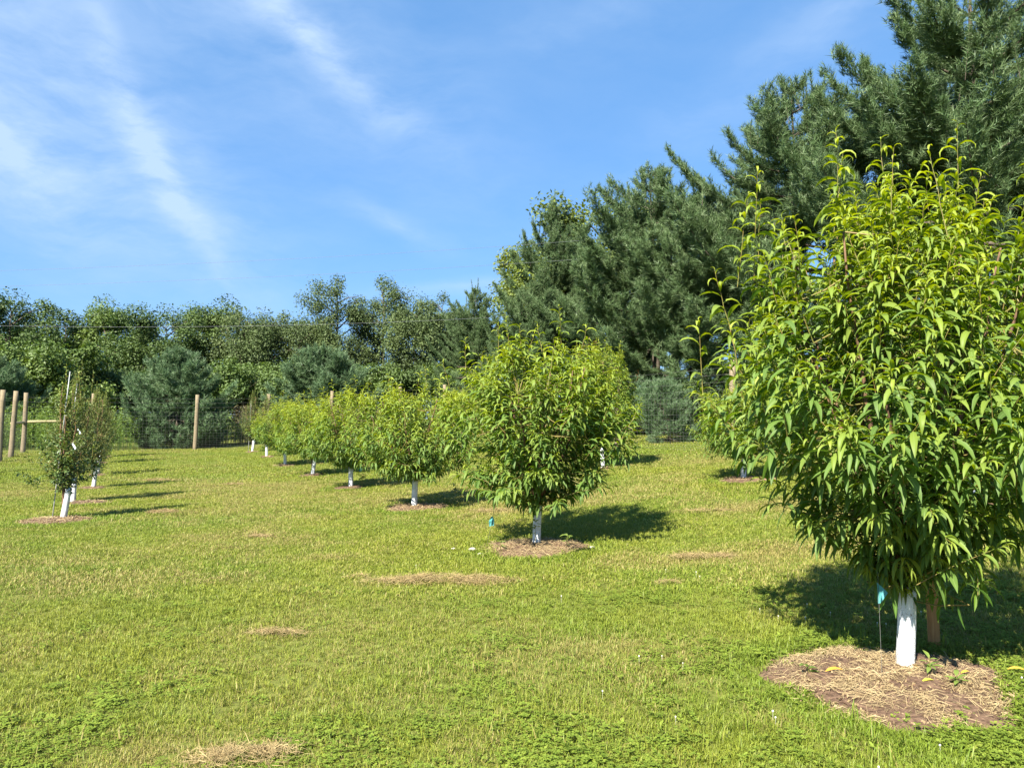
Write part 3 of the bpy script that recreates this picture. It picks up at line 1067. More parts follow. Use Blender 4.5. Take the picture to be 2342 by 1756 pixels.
def fruit_model(name, label, loc, rz, args, kw, leafmat, nseg, group, prof=None):
    t = thing(name, label, 'tree', loc, rz, group)
    w, tw, L = fruit_tree(*args, **kw)
    w.build('trunk', M['peach_bark'], t)
    tw.build('twigs', M['twig'], t, kind='stuff')
    leaf_geo(L, np.ones(len(L['L']), bool), nseg, prof).build('crown', leafmat, t, kind='stuff')
    return t


t3 = fruit_model('peach_tree', 'low spreading peach tree just left of the central one, third of its row', place(PEACH_ROW[2]), 0.3,
                 (45, PROF_A, 400, 0.185, 0.205), dict(leaders=8, young=1.25, lean=(0.02, 0), spikes=((0.2, 0, 2.75, 0.4), (-0.5, 0.1, 2.6, 0.35), (0.55, 0.2, 2.6, 0.35))), M['peach_leaf'], 4, PG)
t4 = fruit_model('peach_tree', 'yellow-green peach tree fourth in its row, white guard half hidden by leaves', place(PEACH_ROW[3]), 1.0,
                 (58, PROF_B, 370, 0.185, 0.21), dict(leaders=8, young=1.3, spikes=((0.1, 0, 2.85, 0.4), (-0.4, 0.3, 2.7, 0.35), (0.5, 0, 2.65, 0.3))), M['peach_leaf'], 3, PG)
copy_tree(t3, place(PEACH_ROW[4]), 2.4, 0.98, 'peach tree fifth in its row, its white guard leaning right')
copy_tree(t4, place(PEACH_ROW[5]), 3.9, 0.97, 'small distant peach tree sixth in its row')
copy_tree(t4, place(RIGHT_ROW[0]), 2.2, 1.0, 'peach tree almost hidden behind the large foreground tree')
copy_tree(t3, place(RIGHT_ROW[1]), 4.4, 0.84, 'peach tree peeking out left of the large foreground tree')
t5 = fruit_model('peach_tree', 'peach tree with reddish shoot tips behind the central tree on its right', place(RIGHT_ROW[2]), 0.0,
                 (71, [(0.8, 0.2), (1.1, 0.75), (1.5, 1.0), (2.0, 1.08), (2.6, 0.95), (3.0, 0.7), (3.3, 0.3)], 390, 0.185, 0.21),
                 dict(leaders=6, spikes=((0.1, 0, 3.5, 0.4), (-0.4, 0.3, 3.4, 0.35), (-0.6, 0, 3.3, 0.4))), M['peach_leaf'], 3, PG)
w, tw, L = fruit_tree(72, [(0.8, 0.2), (3.0, 0.2)], 1, 0.10, 0.3, spikes=((-0.35, -0.1, 3.50, 0.4), (-0.50, -0.1, 3.35, 0.4), (-0.22, -0.2, 3.40, 0.35), (0.95, -0.1, 2.62, 0.3)), nscaf=1)
leaf_geo(L, L['P'][:, 2] > 2.1, 3).build('red_shoots', M['red_leaf'], t5, kind='stuff')
copy_tree(t4, place(RIGHT_ROW[3]), 0.7, 1.02, 'peach tree hidden straight behind the central one')
copy_tree(t3, place(RIGHT_ROW[4]), 5.2, 1.02, 'far peach tree deep behind the central one, near the back fence')

OVAL4 = np.array([0.15, 0.95, 1.0, 0.62, 0.03])
OVAL3 = np.array([0.15, 1.0, 0.85, 0.03])
PROF_P1 = [(0.58, 0.2), (0.75, 0.48), (1.0, 0.60), (1.25, 0.46), (1.5, 0.33), (1.8, 0.22), (2.1, 0.19), (2.4, 0.16), (2.6, 0.08)]
PROF_P2 = [(0.6, 0.2), (0.9, 0.46), (1.3, 0.62), (1.7, 0.58), (2.1, 0.44), (2.5, 0.26), (2.85, 0.08)]
OG = 'pear and apple trees along the left row'
p1 = fruit_model('pear_tree', 'slim dark-leaved pear tree nearest on the left, yellow-green tips beside a tall pole', place(PEAR_ROW[0]), 0.0,
                 (81, PROF_P1, 165, 0.078, 0.5), dict(spikes=((-0.02, 0, 2.75, 0.5), (0.20, 0, 2.70, 0.6), (-0.35, 0, 1.75, 0.4), (0.45, 0.1, 1.5, 0.4)), droop=0.5, step=0.022, curl=0.8, shoot=(0.25, 0.5), plume=0.3,
                                                       upright=1.3, trunk_r=0.024, trunk_h=0.7, lobes=0.3, young=0.8, nscaf=5), M['pear_leaf'], 4, OG, OVAL4)
p2 = fruit_model('apple_tree', 'grey-green apple tree right behind the slim pear tree, tall thin pole in it', place(PEAR_ROW[1]), 0.5,
                 (92, PROF_P2, 300, 0.068, 0.45), dict(spikes=((0.1, 0, 3.05, 0.5), (0.32, 0, 2.8, 0.4)), droop=0.4, step=0.022, curl=0.9, shoot=(0.25, 0.5), plume=0.3, upright=1.2, trunk_r=0.026,
                                                       young=0.75, nscaf=6, lobes=0.2), M['apple_leaf'], 3, OG, OVAL3)
copy_tree(p2, place(PEAR_ROW[2]), 2.0, 0.92, 'third tree of the left row, olive leaves, white guard clear below')
copy_tree(p1, place(PEAR_ROW[3]), 1.0, 1.0, 'fourth tree of the left row, mostly behind the others')
copy_tree(p2, place(PEAR_ROW[4]), 4.0, 0.95, 'fifth tree of the left row, near the back fence')
copy_tree(p2, place(PEAR_ROW[5]), 5.3, 0.95, 'last and farthest tree of the left row')
copy_tree(p2, place(PEACH_ROW[6]), 3.0, 0.95, 'olive apple tree seventh in the peach row')
copy_tree(p2, place(PEACH_ROW[7]), 1.2, 1.02, 'farthest tree of the peach row, pale leaves over a white guard')

# ------------------------------------------------------------------ white trunk guards


def guard(loc, h, rad, lean, label, seed, group='white plastic trunk guards'):
    r = np.random.default_rng(seed)
    g = Geo()
    k, s = 9, 26
    ang = np.linspace(0, 2 * math.pi, s, endpoint=False)
    V = []
    for layer in (0, 1):
        for i in range(k):
            t = i / (k - 1)
            rr = rad * (1 + 0.02 * np.sin(ang * 2 + t * 3 + seed) + 0.012 * np.sin(ang * 5 + t * 9)) * (1.0 - 0.04 * t) - layer * 0.0025
            top = 0.012 * np.sin(ang + seed) if i == k - 1 else 0
            V.append(np.stack([rr * np.cos(ang) + lean[0] * t * h, rr * np.sin(ang) + lean[1] * t * h, -0.02 + t * (h + 0.02) + top * np.ones(s)], 1))
    i, j = np.meshgrid(np.arange(k - 1), np.arange(s), indexing='ij')
    j2 = (j + 1) % s
    q = np.stack([i * s + j, i * s + j2, (i + 1) * s + j2, (i + 1) * s + j], -1).reshape(-1, 4)
    q2 = q[:, ::-1] + k * s
    jj = np.arange(s)
    a, b = (k - 1) * s, (2 * k - 1) * s
    rim = np.stack([a + jj, a + (jj + 1) % s, b + (jj + 1) % s, b + jj], 1)
    g.add(np.concatenate(V), np.concatenate([q, q2, rim]))
    # the overlapping edge of the wrapped sheet
    a0 = r.uniform(3.9, 5.2)
    e = Geo()
    pts = np.array([[(rad + 0.001) * (1 - 0.04 * t) * math.cos(a0) + lean[0] * t * h, (rad + 0.001) * (1 - 0.04 * t) * math.sin(a0) + lean[1] * t * h, t * h * 0.995] for t in np.linspace(0, 1, 9)])
    e.add(*tube(pts, 0.003, 5))
    o = thing('trunk_guard', label, 'trunk guard', loc, 0, group)
    g.build('sleeve', M['guard'], o)
    e.build('overlap_edge', M['guard'], o)
    return o


GL = ['white guard tube standing in the large straw ring, right foreground', 'white guard tube under the central peach tree', 'white guard tube in a brown ring left of the central tree',
      'white guard tube fourth along the peach row', 'white guard tube fifth along the peach row, leaning right', 'white guard tube sixth along the peach row',
      'small white guard tube seventh along the peach row', 'farthest white guard tube of the peach row, nearest the back fence']
for i, xy in enumerate(PEACH_ROW):
    guard(place(xy), (0.575, 0.56, 0.57, 0.54, 0.57, 0.56, 0.52, 0.55)[i], 0.0585, ((0.06, 0), (0.03, 0), (0.03, 0), (-0.01, 0), (0.13, 0), (-0.03, 0), (-0.02, 0), (0.13, 0))[i], GL[i], 40 + i)
for i, xy in enumerate(RIGHT_ROW):
    guard(place(xy), 0.57, 0.058, (0.02 * (i % 2), 0), ['white guard tube glimpsed through the lower leaves of the foreground tree', 'white guard tube just left of the foreground crown',
          'tall white guard tube right of the central tree, in front of the pines', 'white guard tube hidden behind the central tree', 'far white guard tube behind the central tree'][i], 60 + i)
for i, xy in enumerate(PEAR_ROW):
    guard(place(xy), (0.56, 0.55, 0.56, 0.5, 0.5, 0.5)[i], 0.053, ((0.16, 0), (0.04, 0), (0.08, 0), (0.05, 0), (0.03, 0), (-0.03, 0))[i],
          ['leaning white guard tube nearest on the left', 'white guard tube second in the left row', 'white guard tube third in the left row', 'white guard tube fourth in the left row',
           'white guard tube fifth in the left row', 'farthest white guard tube in the left row'][i], 70 + i)

# ------------------------------------------------------------------ mulch rings and their straw


def straws(g, x, y, z, length, wid, r, lift=0.3, arch=0.25, age=0.3, dark=False):
    """loose dry stalks lying about (three-point bent strips)"""
    n = len(x)
    a = r.uniform(0, 6.283, n)
    ln = length * r.uniform(0.4, 1.3, n)
    el = np.abs(r.normal(0, lift, n))
    d = np.stack([np.cos(a) * np.cos(el), np.sin(a) * np.cos(el), np.sin(el)], 1) * ln[:, None]
    bend = np.stack([-np.sin(a), np.cos(a), np.zeros(n)], 1) * (r.normal(0, arch, n) * ln)[:, None] + np.array([0, 0, 1.0]) * (np.abs(r.normal(0, 0.12, n)) * ln)[:, None]
    s = np.stack([-np.sin(a), np.cos(a), r.normal(0, 0.5, n)], 1) * wid * 0.5
    p0 = np.stack([x, y, z], 1)
    p1 = p0 + d * 0.5 + bend
    p2 = p0 + d - np.array([0, 0, 1.0]) * (np.sin(el) * ln * 0.7)[:, None]
    V = np.stack([p0 - s, p0 + s, p1 + s, p1 - s, p2 + s * 0.6, p2 - s * 0.6], 1)
    q = np.array([[0, 1, 2, 3], [3, 2, 4, 5]])
    Q = (np.arange(n)[:, None, None] * 6 + q).reshape(-1, 4)
    c = np.stack([np.clip(r.normal(age, 0.2, n), 0, 1), r.uniform(0, 1, n), np.ones(n)], 1)
    if dark:
        c[:, 0] *= 0.1
        c[:, 1] *= 0.45
    g.add(V.reshape(-1, 3), Q, None, np.repeat(c, 6, 0))


MUL_LABEL = ['wide ring of straw and brown mulch round the foreground guard', 'mulch ring with pale chips and weeds under the central peach tree', 'brown mulch ring under the third peach tree',
             'mulch patch under the fourth peach tree', 'mulch patch under the fifth peach tree', 'mulch patch under the sixth peach tree', 'mulch patch under the seventh tree of the peach row',
             'mulch patch under the farthest tree of the peach row', 'mulch ring hidden behind the foreground tree', 'brown mulch ring left of the foreground crown', 'thin mulch patch at the tall guard before the pines',
             'mulch patch hidden behind the central tree', 'far mulch patch behind the central tree', 'red-brown mulch ring at the nearest pear tree', 'red-brown mulch ring second in the left row',
             'mulch patch third in the left row', 'mulch patch fourth in the left row', 'mulch patch fifth in the left row', 'mulch patch farthest in the left row']


def mulch_ring(cx, cy, r, i):
    rr = np.random.default_rng(100 + i)
    o = thing('mulch_ring', MUL_LABEL[i], 'mulch', (cx, cy, gz(cx, cy)), 0, 'mulch rings under the fruit trees')
    z0 = gz(cx, cy)
    g = Geo()
    nr, na = (9, 48) if i < 3 or i == 13 else (5, 28)
    ang = np.linspace(0, 2 * math.pi, na, endpoint=False)
    V = []
    for k in range(nr):
        t = (k + 1) / nr
        rad = r * t * (1 + 0.10 * np.sin(ang * 3 + i) + 0.06 * np.sin(ang * 5 + 2 * i) + 0.05 * np.sin(ang * 9 + 3 * i))
        x, y = rad * np.cos(ang), rad * np.sin(ang)
        h = 0.045 * (1 - t ** 2.5) + 0.022 * (vnoise(x + cx, y + cy, 0.09, i) - 0.3) * (1 - t ** 4)
        h = np.where(t > 0.99, -0.015, h)
        V.append(np.stack([x, y, ground_z(x + cx, y + cy) - z0 + 0.006 + h], 1))
    V = np.concatenate(V + [np.array([[0, 0, 0.055]])])
    k, j = np.meshgrid(np.arange(nr - 1), np.arange(na), indexing='ij')
    j2 = (j + 1) % na
    Q = np.stack([k * na + j, (k + 1) * na + j, (k + 1) * na + j2, k * na + j2], -1).reshape(-1, 4)
    jj = np.arange(na)
    T = np.stack([np.full(na, nr * na), jj, (jj + 1) % na], 1)
    g.add(V, Q, T)
    g.build('mulch_bed', M['mulch'], o)
    n = {0: 7000, 1: 2600, 2: 1000, 13: 700, 9: 500, 14: 300}.get(i, 120)
    a = rr.uniform(0, 6.283, n)
    q = r * np.sqrt(rr.uniform(0, 1.0, n)) * 0.98
    x, y = q * np.cos(a), q * np.sin(a)
    if i == 0:      # bare brown spots between the straw
        keep = vnoise(x, y, 0.20, 77) * 0.65 + vnoise(x, y, 0.08, 78) * 0.35 > 0.45
        x, y, q = x[keep], y[keep], q[keep]
    z = ground_z(x + cx, y + cy) - z0 + 0.008 + 0.045 * (1 - (q / r) ** 2.5)
    s = Geo()
    far = max(1.0, math.hypot(cx, cy) / 9.0)
    straws(s, x, y, z, 0.10 if i == 0 else 0.12, 0.0024 * far if i else 0.0024, rr, 0.12, 0.25)
    s.build('straw', M['straw'], o, kind='stuff')
    if i in (0, 1, 2, 13):
        n = {0: 1500, 1: 700}.get(i, 300)
        a = rr.uniform(0, 6.283, n)
        q = r * np.sqrt(rr.uniform(0, 1.05, n))
        x, y = q * np.cos(a), q * np.sin(a)
        z = ground_z(x + cx, y + cy) - z0 + 0.006 + 0.045 * np.clip(1 - (q / r) ** 2.5, 0, 1)
        s = Geo()
        straws(s, x, y, z, 0.030 * far, 0.010 * far, rr, 0.45, 0.1, 0.1, True)
        s.build('bark_chips', M['straw'], o, False, 'stuff')


for cx, cy, r, i in MULCH_C.values():
    mulch_ring(cx, cy, r, i)

for hx, hy, ax_, ay_, hh, rz, n, lab in HAY:
    r = np.random.default_rng(int(abs(hx * 100)) + 5)
    g = Geo()
    u, v = r.normal(0, 0.45, n).clip(-1.1, 1.1), r.normal(0, 0.45, n).clip(-1.1, 1.1)
    u = np.sign(u) * np.abs(u) ** 0.7
    lump = 0.4 + 0.9 * vnoise(u * ax_ + hx * 7, v * ay_, 0.14, 5)
    x, y = u * ax_, v * ay_ + 0.10 * ax_ * (vnoise(u * ax_, hx + 0 * u, 0.3, 9) - 0.5)
    z = 0.022 + hh * lump * np.exp(-(u ** 2 + v ** 2) * 1.3) * r.uniform(0.2, 1.0, n)
    far = max(1.0, hy / 8.0)
    straws(g, x, y, z, 0.075 * min(far, 1.5), 0.0022 * far, r, 0.35, 0.3, 0.15)
    o = g.build('clippings_pile', M['clippings'])
    o.location = (hx, hy, gz(hx, hy))
    o.rotation_euler = (0, 0, rz)
    tag(o, lab, 'clippings', 'dried grass clippings left by the mower')

# ------------------------------------------------------------------ pines


def tuft_arrays(P, D, size, r, nn=15, width=0.02, spread=(0.25, 1.15)):
    """brushes of needles: thin single triangles fanning forward from each twig end"""
    N = len(P)
    ref = np.where(np.abs(D[:, 2:3]) < 0.9, np.array([[0, 0, 1.0]]), np.array([[1.0, 0, 0]]))
    e1 = np.cross(D, ref)
    e1 /= np.linalg.norm(e1, axis=1)[:, None] + 1e-9
    e2 = np.cross(D, e1)
    phi = r.uniform(spread[0], spread[1], (N, nn))
    th = r.uniform(0, 6.283, (N, nn))
    d = D[:, None] * np.cos(phi)[..., None] + (e1[:, None] * np.cos(th)[..., None] + e2[:, None] * np.sin(th)[..., None]) * np.sin(phi)[..., None]
    ln = size[:, None] * r.uniform(0.7, 1.15, (N, nn))
    b0 = P[:, None] - D[:, None] * (size[:, None] * r.uniform(0, 0.9, (N, nn)))[..., None]
    s = np.cross(d, r.normal(0, 1, (N, nn, 3)))
    s /= np.linalg.norm(s, axis=2)[..., None] + 1e-9
    V = np.stack([b0 - s * width * 0.5, b0 + s * width * 0.5, b0 + d * ln[..., None]], 2)
    T = np.arange(N * nn * 3).reshape(-1, 3)
    C = np.empty((N, nn, 3, 3))
    C[..., 0] = (r.uniform(0, 1, N) ** 3 * 0.6)[:, None, None]
    C[..., 1] = np.clip(r.uniform(0, 1, (N, 1)) + r.normal(0, 0.2, (N, nn)), 0, 1)[..., None]
    C[..., 2] = 1
    return V.reshape(-1, 3), T, C.reshape(-1, 3)


def pine(seed, H, Rmax, base=0.05, nn=14, whorl=0.95, per=7, needle=0.22, width=0.024, dens=1.0, full=0.3, top_up=1.0, shape=0.9):
    """white pine: whorls of limbs, upturned at the ends, carrying sprays of needle tufts"""
    r = np.random.default_rng(seed)
    wood = Geo()
    k = 12
    tz = np.linspace(-0.2, H * 0.97, k)
    wob = np.cumsum(r.normal(0, 0.05, (k, 2)), 0)
    tp = np.column_stack([wob, tz])
    wood.add(*tube(tp, np.linspace(0.018 * H, 0.012, k), 8))
    P, D, S = [], [], []
    h = H * base + 0.2
    while h < H * 0.985:
        f = h / H
        prof = min(1.0, 0.72 + f / full * 0.28) if f < full else max(0.03, (1 - ((f - full) / (1 - full)) ** 1.25)) ** shape
        nb = per if f < 0.8 else max(4, per - 2)
        a0 = r.uniform(0, 6.28)
        for b in range(nb):
            a = a0 + b * 6.283 / nb + r.normal(0, 0.25)
            ln = Rmax * prof * r.uniform(0.70, 1.12)
            if f > 0.9:
                ln = max(ln, 0.35)
            rise = (0.02 + 0.75 * f ** 2.2 * top_up) + r.normal(0, 0.12)
            o = np.array([np.interp(h, tz, tp[:, 0]), np.interp(h, tz, tp[:, 1]), h])
            m = 8
            t = np.linspace(0, 1, m)
            hor = ln * (t - 0.12 * t ** 2)
            ver = ln * (rise * t - 0.20 * np.sin(t * math.pi) * (1 - f) + 0.22 * t ** 3)
            ca = a + 0.25 * t * r.normal(0, 1)
            c = o + np.stack([hor * np.cos(ca), hor * np.sin(ca), ver], 1)
            wood.add(*tube(c, np.linspace(0.006 * H * (1 - f * 0.7) + 0.006, 0.006, m), 4, False))
            # side twigs carrying tufts
            nt = max(7, int(ln / (0.070 if f < 0.45 else 0.046) * dens))
            ts = r.uniform(0.26 if f < 0.5 else 0.10, 1.0, nt) ** 0.85
            for tt in ts:
                ii = tt * (m - 1)
                i0 = min(int(ii), m - 2)
                q = c[i0] + (c[i0 + 1] - c[i0]) * (ii - i0)
                dv = c[i0 + 1] - c[i0]
                dv = dv / np.linalg.norm(dv)
                sd = r.choice((-1, 1))
                side = np.array([-math.sin(a), math.cos(a), 0]) * sd
                d = dv * r.uniform(0.5, 1.0) + side * r.uniform(0.2, 1.0) + np.array([0, 0, r.uniform(-0.05, 0.35 + 0.3 * f)])
                d /= np.linalg.norm(d)
                tl = min(1.25, 0.35 + 0.34 * ln * (1.1 - tt)) * r.uniform(0.5, 1.0)
                nk = max(2, int(tl / 0.13))
                for w in range(nk):
                    s = (w + 1) / nk
                    dd = d + r.normal(0, 0.30, 3) + np.array([0, 0, 0.18 + 0.25 * f])
                    P.append(q + d * tl * s + r.normal(0, 0.05, 3))
                    D.append(dd / np.linalg.norm(dd))
                    S.append(needle * r.uniform(0.8, 1.15))
            P.append(c[-1])
            dd = c[-1] - c[-2] + np.array([0, 0, 0.08])
            D.append(dd / np.linalg.norm(dd))
            S.append(needle * 1.1)
        h += whorl * r.uniform(0.75, 1.2) * (1.0 if f < 0.5 else 0.72)
    # candles: upright leading shoots that break the outline
    for q in range(int(14 + 2 * H)):
        f = r.uniform(0.62, 0.97)
        a, rr = r.uniform(0, 6.28), Rmax * max(0.03, (1 - ((f - full) / (1 - full)) ** 1.25)) ** shape * r.uniform(0.2, 0.95)
        o = np.array([rr * math.cos(a) + tp[-2, 0], rr * math.sin(a) + tp[-2, 1], H * f])
        ln = r.uniform(0.7, 1.55) * min(1, H / 9)
        d = np.array([r.normal(0, 0.15), r.normal(0, 0.15), 1])
        d /= np.linalg.norm(d)
        wood.add(*tube([o - d * 0.3, o + d * ln], [0.012, 0.005], 4, False))
        for s in np.arange(0.0, ln, 0.085):
            P.append(o + d * s)
            D.append(d)
            S.append(needle * 0.85)
    for s in np.arange(H * 0.93, H, 0.06):
        P.append(np.array([tp[-1, 0], tp[-1, 1], s]))
        D.append(np.array([0, 0, 1.0]))
        S.append(needle)
    P, D, S = np.array(P), np.array(D), np.array(S)
    g = Geo()
    V, T, C = tuft_arrays(P, D, S, r, nn, width)
    g.add(V, None, T, C)
    print('pine', seed, 'tufts', len(P))
    return wood, g


def pine_thing(label, x, y, model, mat, rz=0.0, sc=1.0, group='white pines behind the right fence'):
    t = thing('pine_tree', label, 'tree', (x, y, gz(x, y) - 0.05), rz, group, sc)
    put('trunk', model[0], t)
    put('crown', model[1] if mat is None else mat, t, 'stuff')
    return t


def model(wood, leaves, leafmat, bark='bark'):
    return wood.mesh('trunk', M[bark], True), leaves.mesh('crown', leafmat, False)


PA = model(*pine(1, 14.5, 6.2, nn=14, width=0.019, per=6, whorl=1.12, dens=1.15, full=0.28, shape=0.95), M['needles'])
PB = model(*pine(2, 13.0, 6.2, nn=14, width=0.019, per=6, whorl=1.12, dens=1.15, full=0.30, shape=0.90), M['needles'])
PC = model(*pine(3, 4.8, 3.2, base=0.02, nn=12, per=8, whorl=0.46, needle=0.22, width=0.024, full=0.22, dens=1.1), M['blue_needles'])
PD = model(*pine(4, 2.3, 1.5, base=0.02, nn=14, per=7, whorl=0.28, needle=0.15, width=0.012, full=0.4, dens=1.2, shape=0.6), M['blue_needles'])
pine_thing('tallest pine, its top cut off by the upper right corner', 15.4, 24.5, PA, None, 0.4, (1.22, 1.22, 1.16))
pine_thing('pine with a bent spiky leader, second from the right corner', 11.6, 30.5, PB, None, 2.0, (1.25, 1.25, 1.12))
pine_thing('pine filling the gap behind the foreground peach tree', 18.2, 30.5, PB, None, 4.0, 1.12)
pine_thing('broad pine with a small pointed top, right of the slender one', 7.0, 36.0, PB, None, 3.1, (1.12, 1.12, 0.98))
pine_thing('pine leaning out in front of the broad pine, branches low over the fence', 8.6, 33.0, PA, None, 1.2, (0.95, 0.95, 0.74))
pine_thing('slender pine with upright candles crossed by the wires', 2.4, 42.5, PA, None, 5.0, (0.80, 0.80, 0.89))
pine_thing('low pine left of the slender one, at the end of the dark row', -2.3, 48.0, PA, None, 2.5, 0.62)
pine_thing('short pine under the slender one, above the central peach tree', 0.9, 39.5, PB, None, 0.9, 0.60)
for x, y, m_, rz, sc, lab in ((12.8, 38.5, PB, 0.5, 1.02, 'pine in the second row behind the bent-leader pine'), (8.3, 46.0, PA, 1.9, 0.70, 'pine in the second row behind the broad one'),
                              (20.5, 38.0, PA, 3.3, 0.9, 'pine in the second row behind the tallest one'), (22.0, 27.0, PB, 2.7, 1.1, 'pine beyond the right edge beside the tallest one'),
                              (4.6, 38.0, PB, 5.5, 0.62, 'short pine between the broad and slender pines')):
    pine_thing(lab, x, y, m_, None, rz, sc)
YG = 'young blue-green pines beyond the back fence'
pine_thing('young blue-green pine behind the lone fence post', -18.2, 41.0, PC, None, 0.3, 1.08, YG)
pine_thing('wide low pine with dead tips behind the middle of the peach row', -12.4, 49.0, PC, None, 2.2, (1.35, 1.35, 1.18), YG)
pine_thing('young pine cut by the left edge of the picture', -28.6, 41.5, PC, None, 4.0, 1.0, YG)
pine_thing('knee-high bluish pine bush behind the right wire fence', 5.9, 28.2, PD, None, 1.0, 0.88, YG)

# ------------------------------------------------------------------ broad-leaved trees behind


def broadleaf(seed, H, Rm, base=0.25, nlimb=16, leaf=0.20, per=130, rc=0.75, sparse=1.0, droop=0.0, flat=0.72, stems=1):
    r = np.random.default_rng(seed)
    wood, g = Geo(), Geo()
    ctr = []
    for st in range(stems):
        k = 9
        off = np.array([r.normal(0, 0.5), r.normal(0, 0.5)]) if stems > 1 else np.zeros(2)
        tz = np.linspace(-0.2, H * 0.9, k)
        wob = np.cumsum(r.normal(0, 0.10, (k, 2)), 0) + off * np.linspace(0.3, 1.8, k)[:, None]
        tp = np.column_stack([wob, tz])
        wood.add(*tube(tp, np.linspace(0.014 * H, 0.02, k) / math.sqrt(stems), 6))
        for b in range(nlimb):
            f = base + (0.95 - base) * (b + r.uniform(0, 1)) / nlimb
            h = H * f * 0.9
            ff = (f - base) / (0.98 - base)
            rad = Rm * (math.sqrt(max(0.02, 1 - (2 * ff - 0.85) ** 2 / 1.4)) if ff < 1 else 0.3) * r.uniform(0.6, 1.1)
            a = r.uniform(0, 6.283)
            o = np.array([np.interp(h, tz, tp[:, 0]), np.interp(h, tz, tp[:, 1]), h])
            e = o + np.array([rad * math.cos(a), rad * math.sin(a), rad * r.uniform(0.15, 0.75)])
            e[2] = min(e[2], H)
            m = (o + e) / 2 + np.array([0, 0, 0.12 * rad])
            wood.add(*tube([o, m, e], [0.005 * H, 0.003 * H, 0.015], 4, False))
            nc = max(1, int(rad / 0.75 * sparse))
            for c in range(nc):
                t = 1 - 0.6 * c / max(nc, 1)
                ctr.append(o * (1 - t) + e * t + r.normal(0, 0.25 * rc, 3))
        ctr.append(tp[-1] + np.array([0, 0, H * 0.05]))
    ctr = np.array(ctr)
    n = len(ctr) * per
    ci = np.repeat(np.arange(len(ctr)), per)
    rad = (rc * r.uniform(0.55, 1.25, len(ctr)))[ci]
    d = r.normal(0, 1, (n, 3))
    d /= np.linalg.norm(d, axis=1)[:, None]
    q = r.uniform(0, 1, n) ** 0.4
    P = ctr[ci] + d * (rad * q)[:, None] * np.array([1, 1, flat])
    P[:, 2] -= droop * rad * r.uniform(0, 1.3, n)
    P[:, 2] = np.maximum(P[:, 2], 0.05)
    nrm = d * 0.6 + np.array([0, 0, 0.7]) + r.normal(0, 0.55, (n, 3))
    nrm /= np.linalg.norm(nrm, axis=1)[:, None]
    a = np.cross(nrm, r.normal(0, 1, (n, 3)))
    if droop:
        a = a * 0.5 + np.array([0, 0, -0.8])
        a -= nrm * (a * nrm).sum(1)[:, None]
    a /= np.linalg.norm(a, axis=1)[:, None] + 1e-9
    b = np.cross(nrm, a)
    s = (leaf * r.uniform(0.6, 1.25, n))[:, None]
    V = np.stack([P - a * s * 0.5, P + b * s * 0.30 + nrm * s * 0.06, P + a * s * 0.55, P - b * s * 0.30 + nrm * s * 0.06], 1)
    Q = np.arange(n * 4).reshape(-1, 4)
    cl = r.uniform(0, 1, len(ctr))[ci]
    C = np.stack([np.clip(r.normal(0.08, 0.10, n) + 0.25 * (cl > 0.85), 0, 1), np.clip(0.65 * cl + 0.5 * r.uniform(0, 1, n) - 0.1, 0, 1), np.ones(n)], 1)
    g.add(V.reshape(-1, 3), Q, None, np.repeat(C, 4, 0))
    return wood, g


B1 = broadleaf(11, 12.0, 3.9, 0.14, 26, 0.22, 340, 1.15, flat=0.85)
B2 = broadleaf(12, 12.0, 3.5, 0.25, 20, 0.21, 340, 1.1, flat=0.85)
B3 = broadleaf(13, 13.5, 3.0, 0.30, 22, 0.17, 320, 1.0, sparse=1.1, droop=0.7, flat=0.85)
B4 = broadleaf(14, 11.0, 3.8, 0.22, 18, 0.18, 320, 1.05, sparse=1.0, droop=0.8, stems=2, flat=0.85)
B5 = broadleaf(15, 5.0, 3.1, 0.04, 18, 0.20, 320, 0.95, flat=0.9)
B6 = broadleaf(16, 6.5, 3.8, 0.06, 22, 0.23, 320, 1.0, droop=0.45, flat=0.9)
B7 = broadleaf(17, 9.0, 2.6, 0.08, 24, 0.21, 300, 0.9)


def bl(model_, mat):
    return model_[0].mesh('trunk', M['bark'], True), model_[1].mesh('crown', M[mat], False)


BM = {'dense': bl(B1, 'wood_leaf'), 'mid': bl(B2, 'wood_leaf'), 'airy': bl(B3, 'grey_leaf'), 'weep': bl(B4, 'grey_leaf'), 'shrub': bl(B5, 'wood_leaf'),
      'sumac': bl(B6, 'bright_leaf'), 'column': bl(B7, 'wood_leaf'), 'yellow': bl(B1, 'yellow_leaf'), 'bshrub': bl(B5, 'bright_leaf'), 'bdense': bl(B2, 'bright_leaf')}


def px(p, y):
    """x of the view line through column p (2342 wide) at depth y: used only to lay out the far wood"""
    return (p - 1171.0) / 1720.0 * y


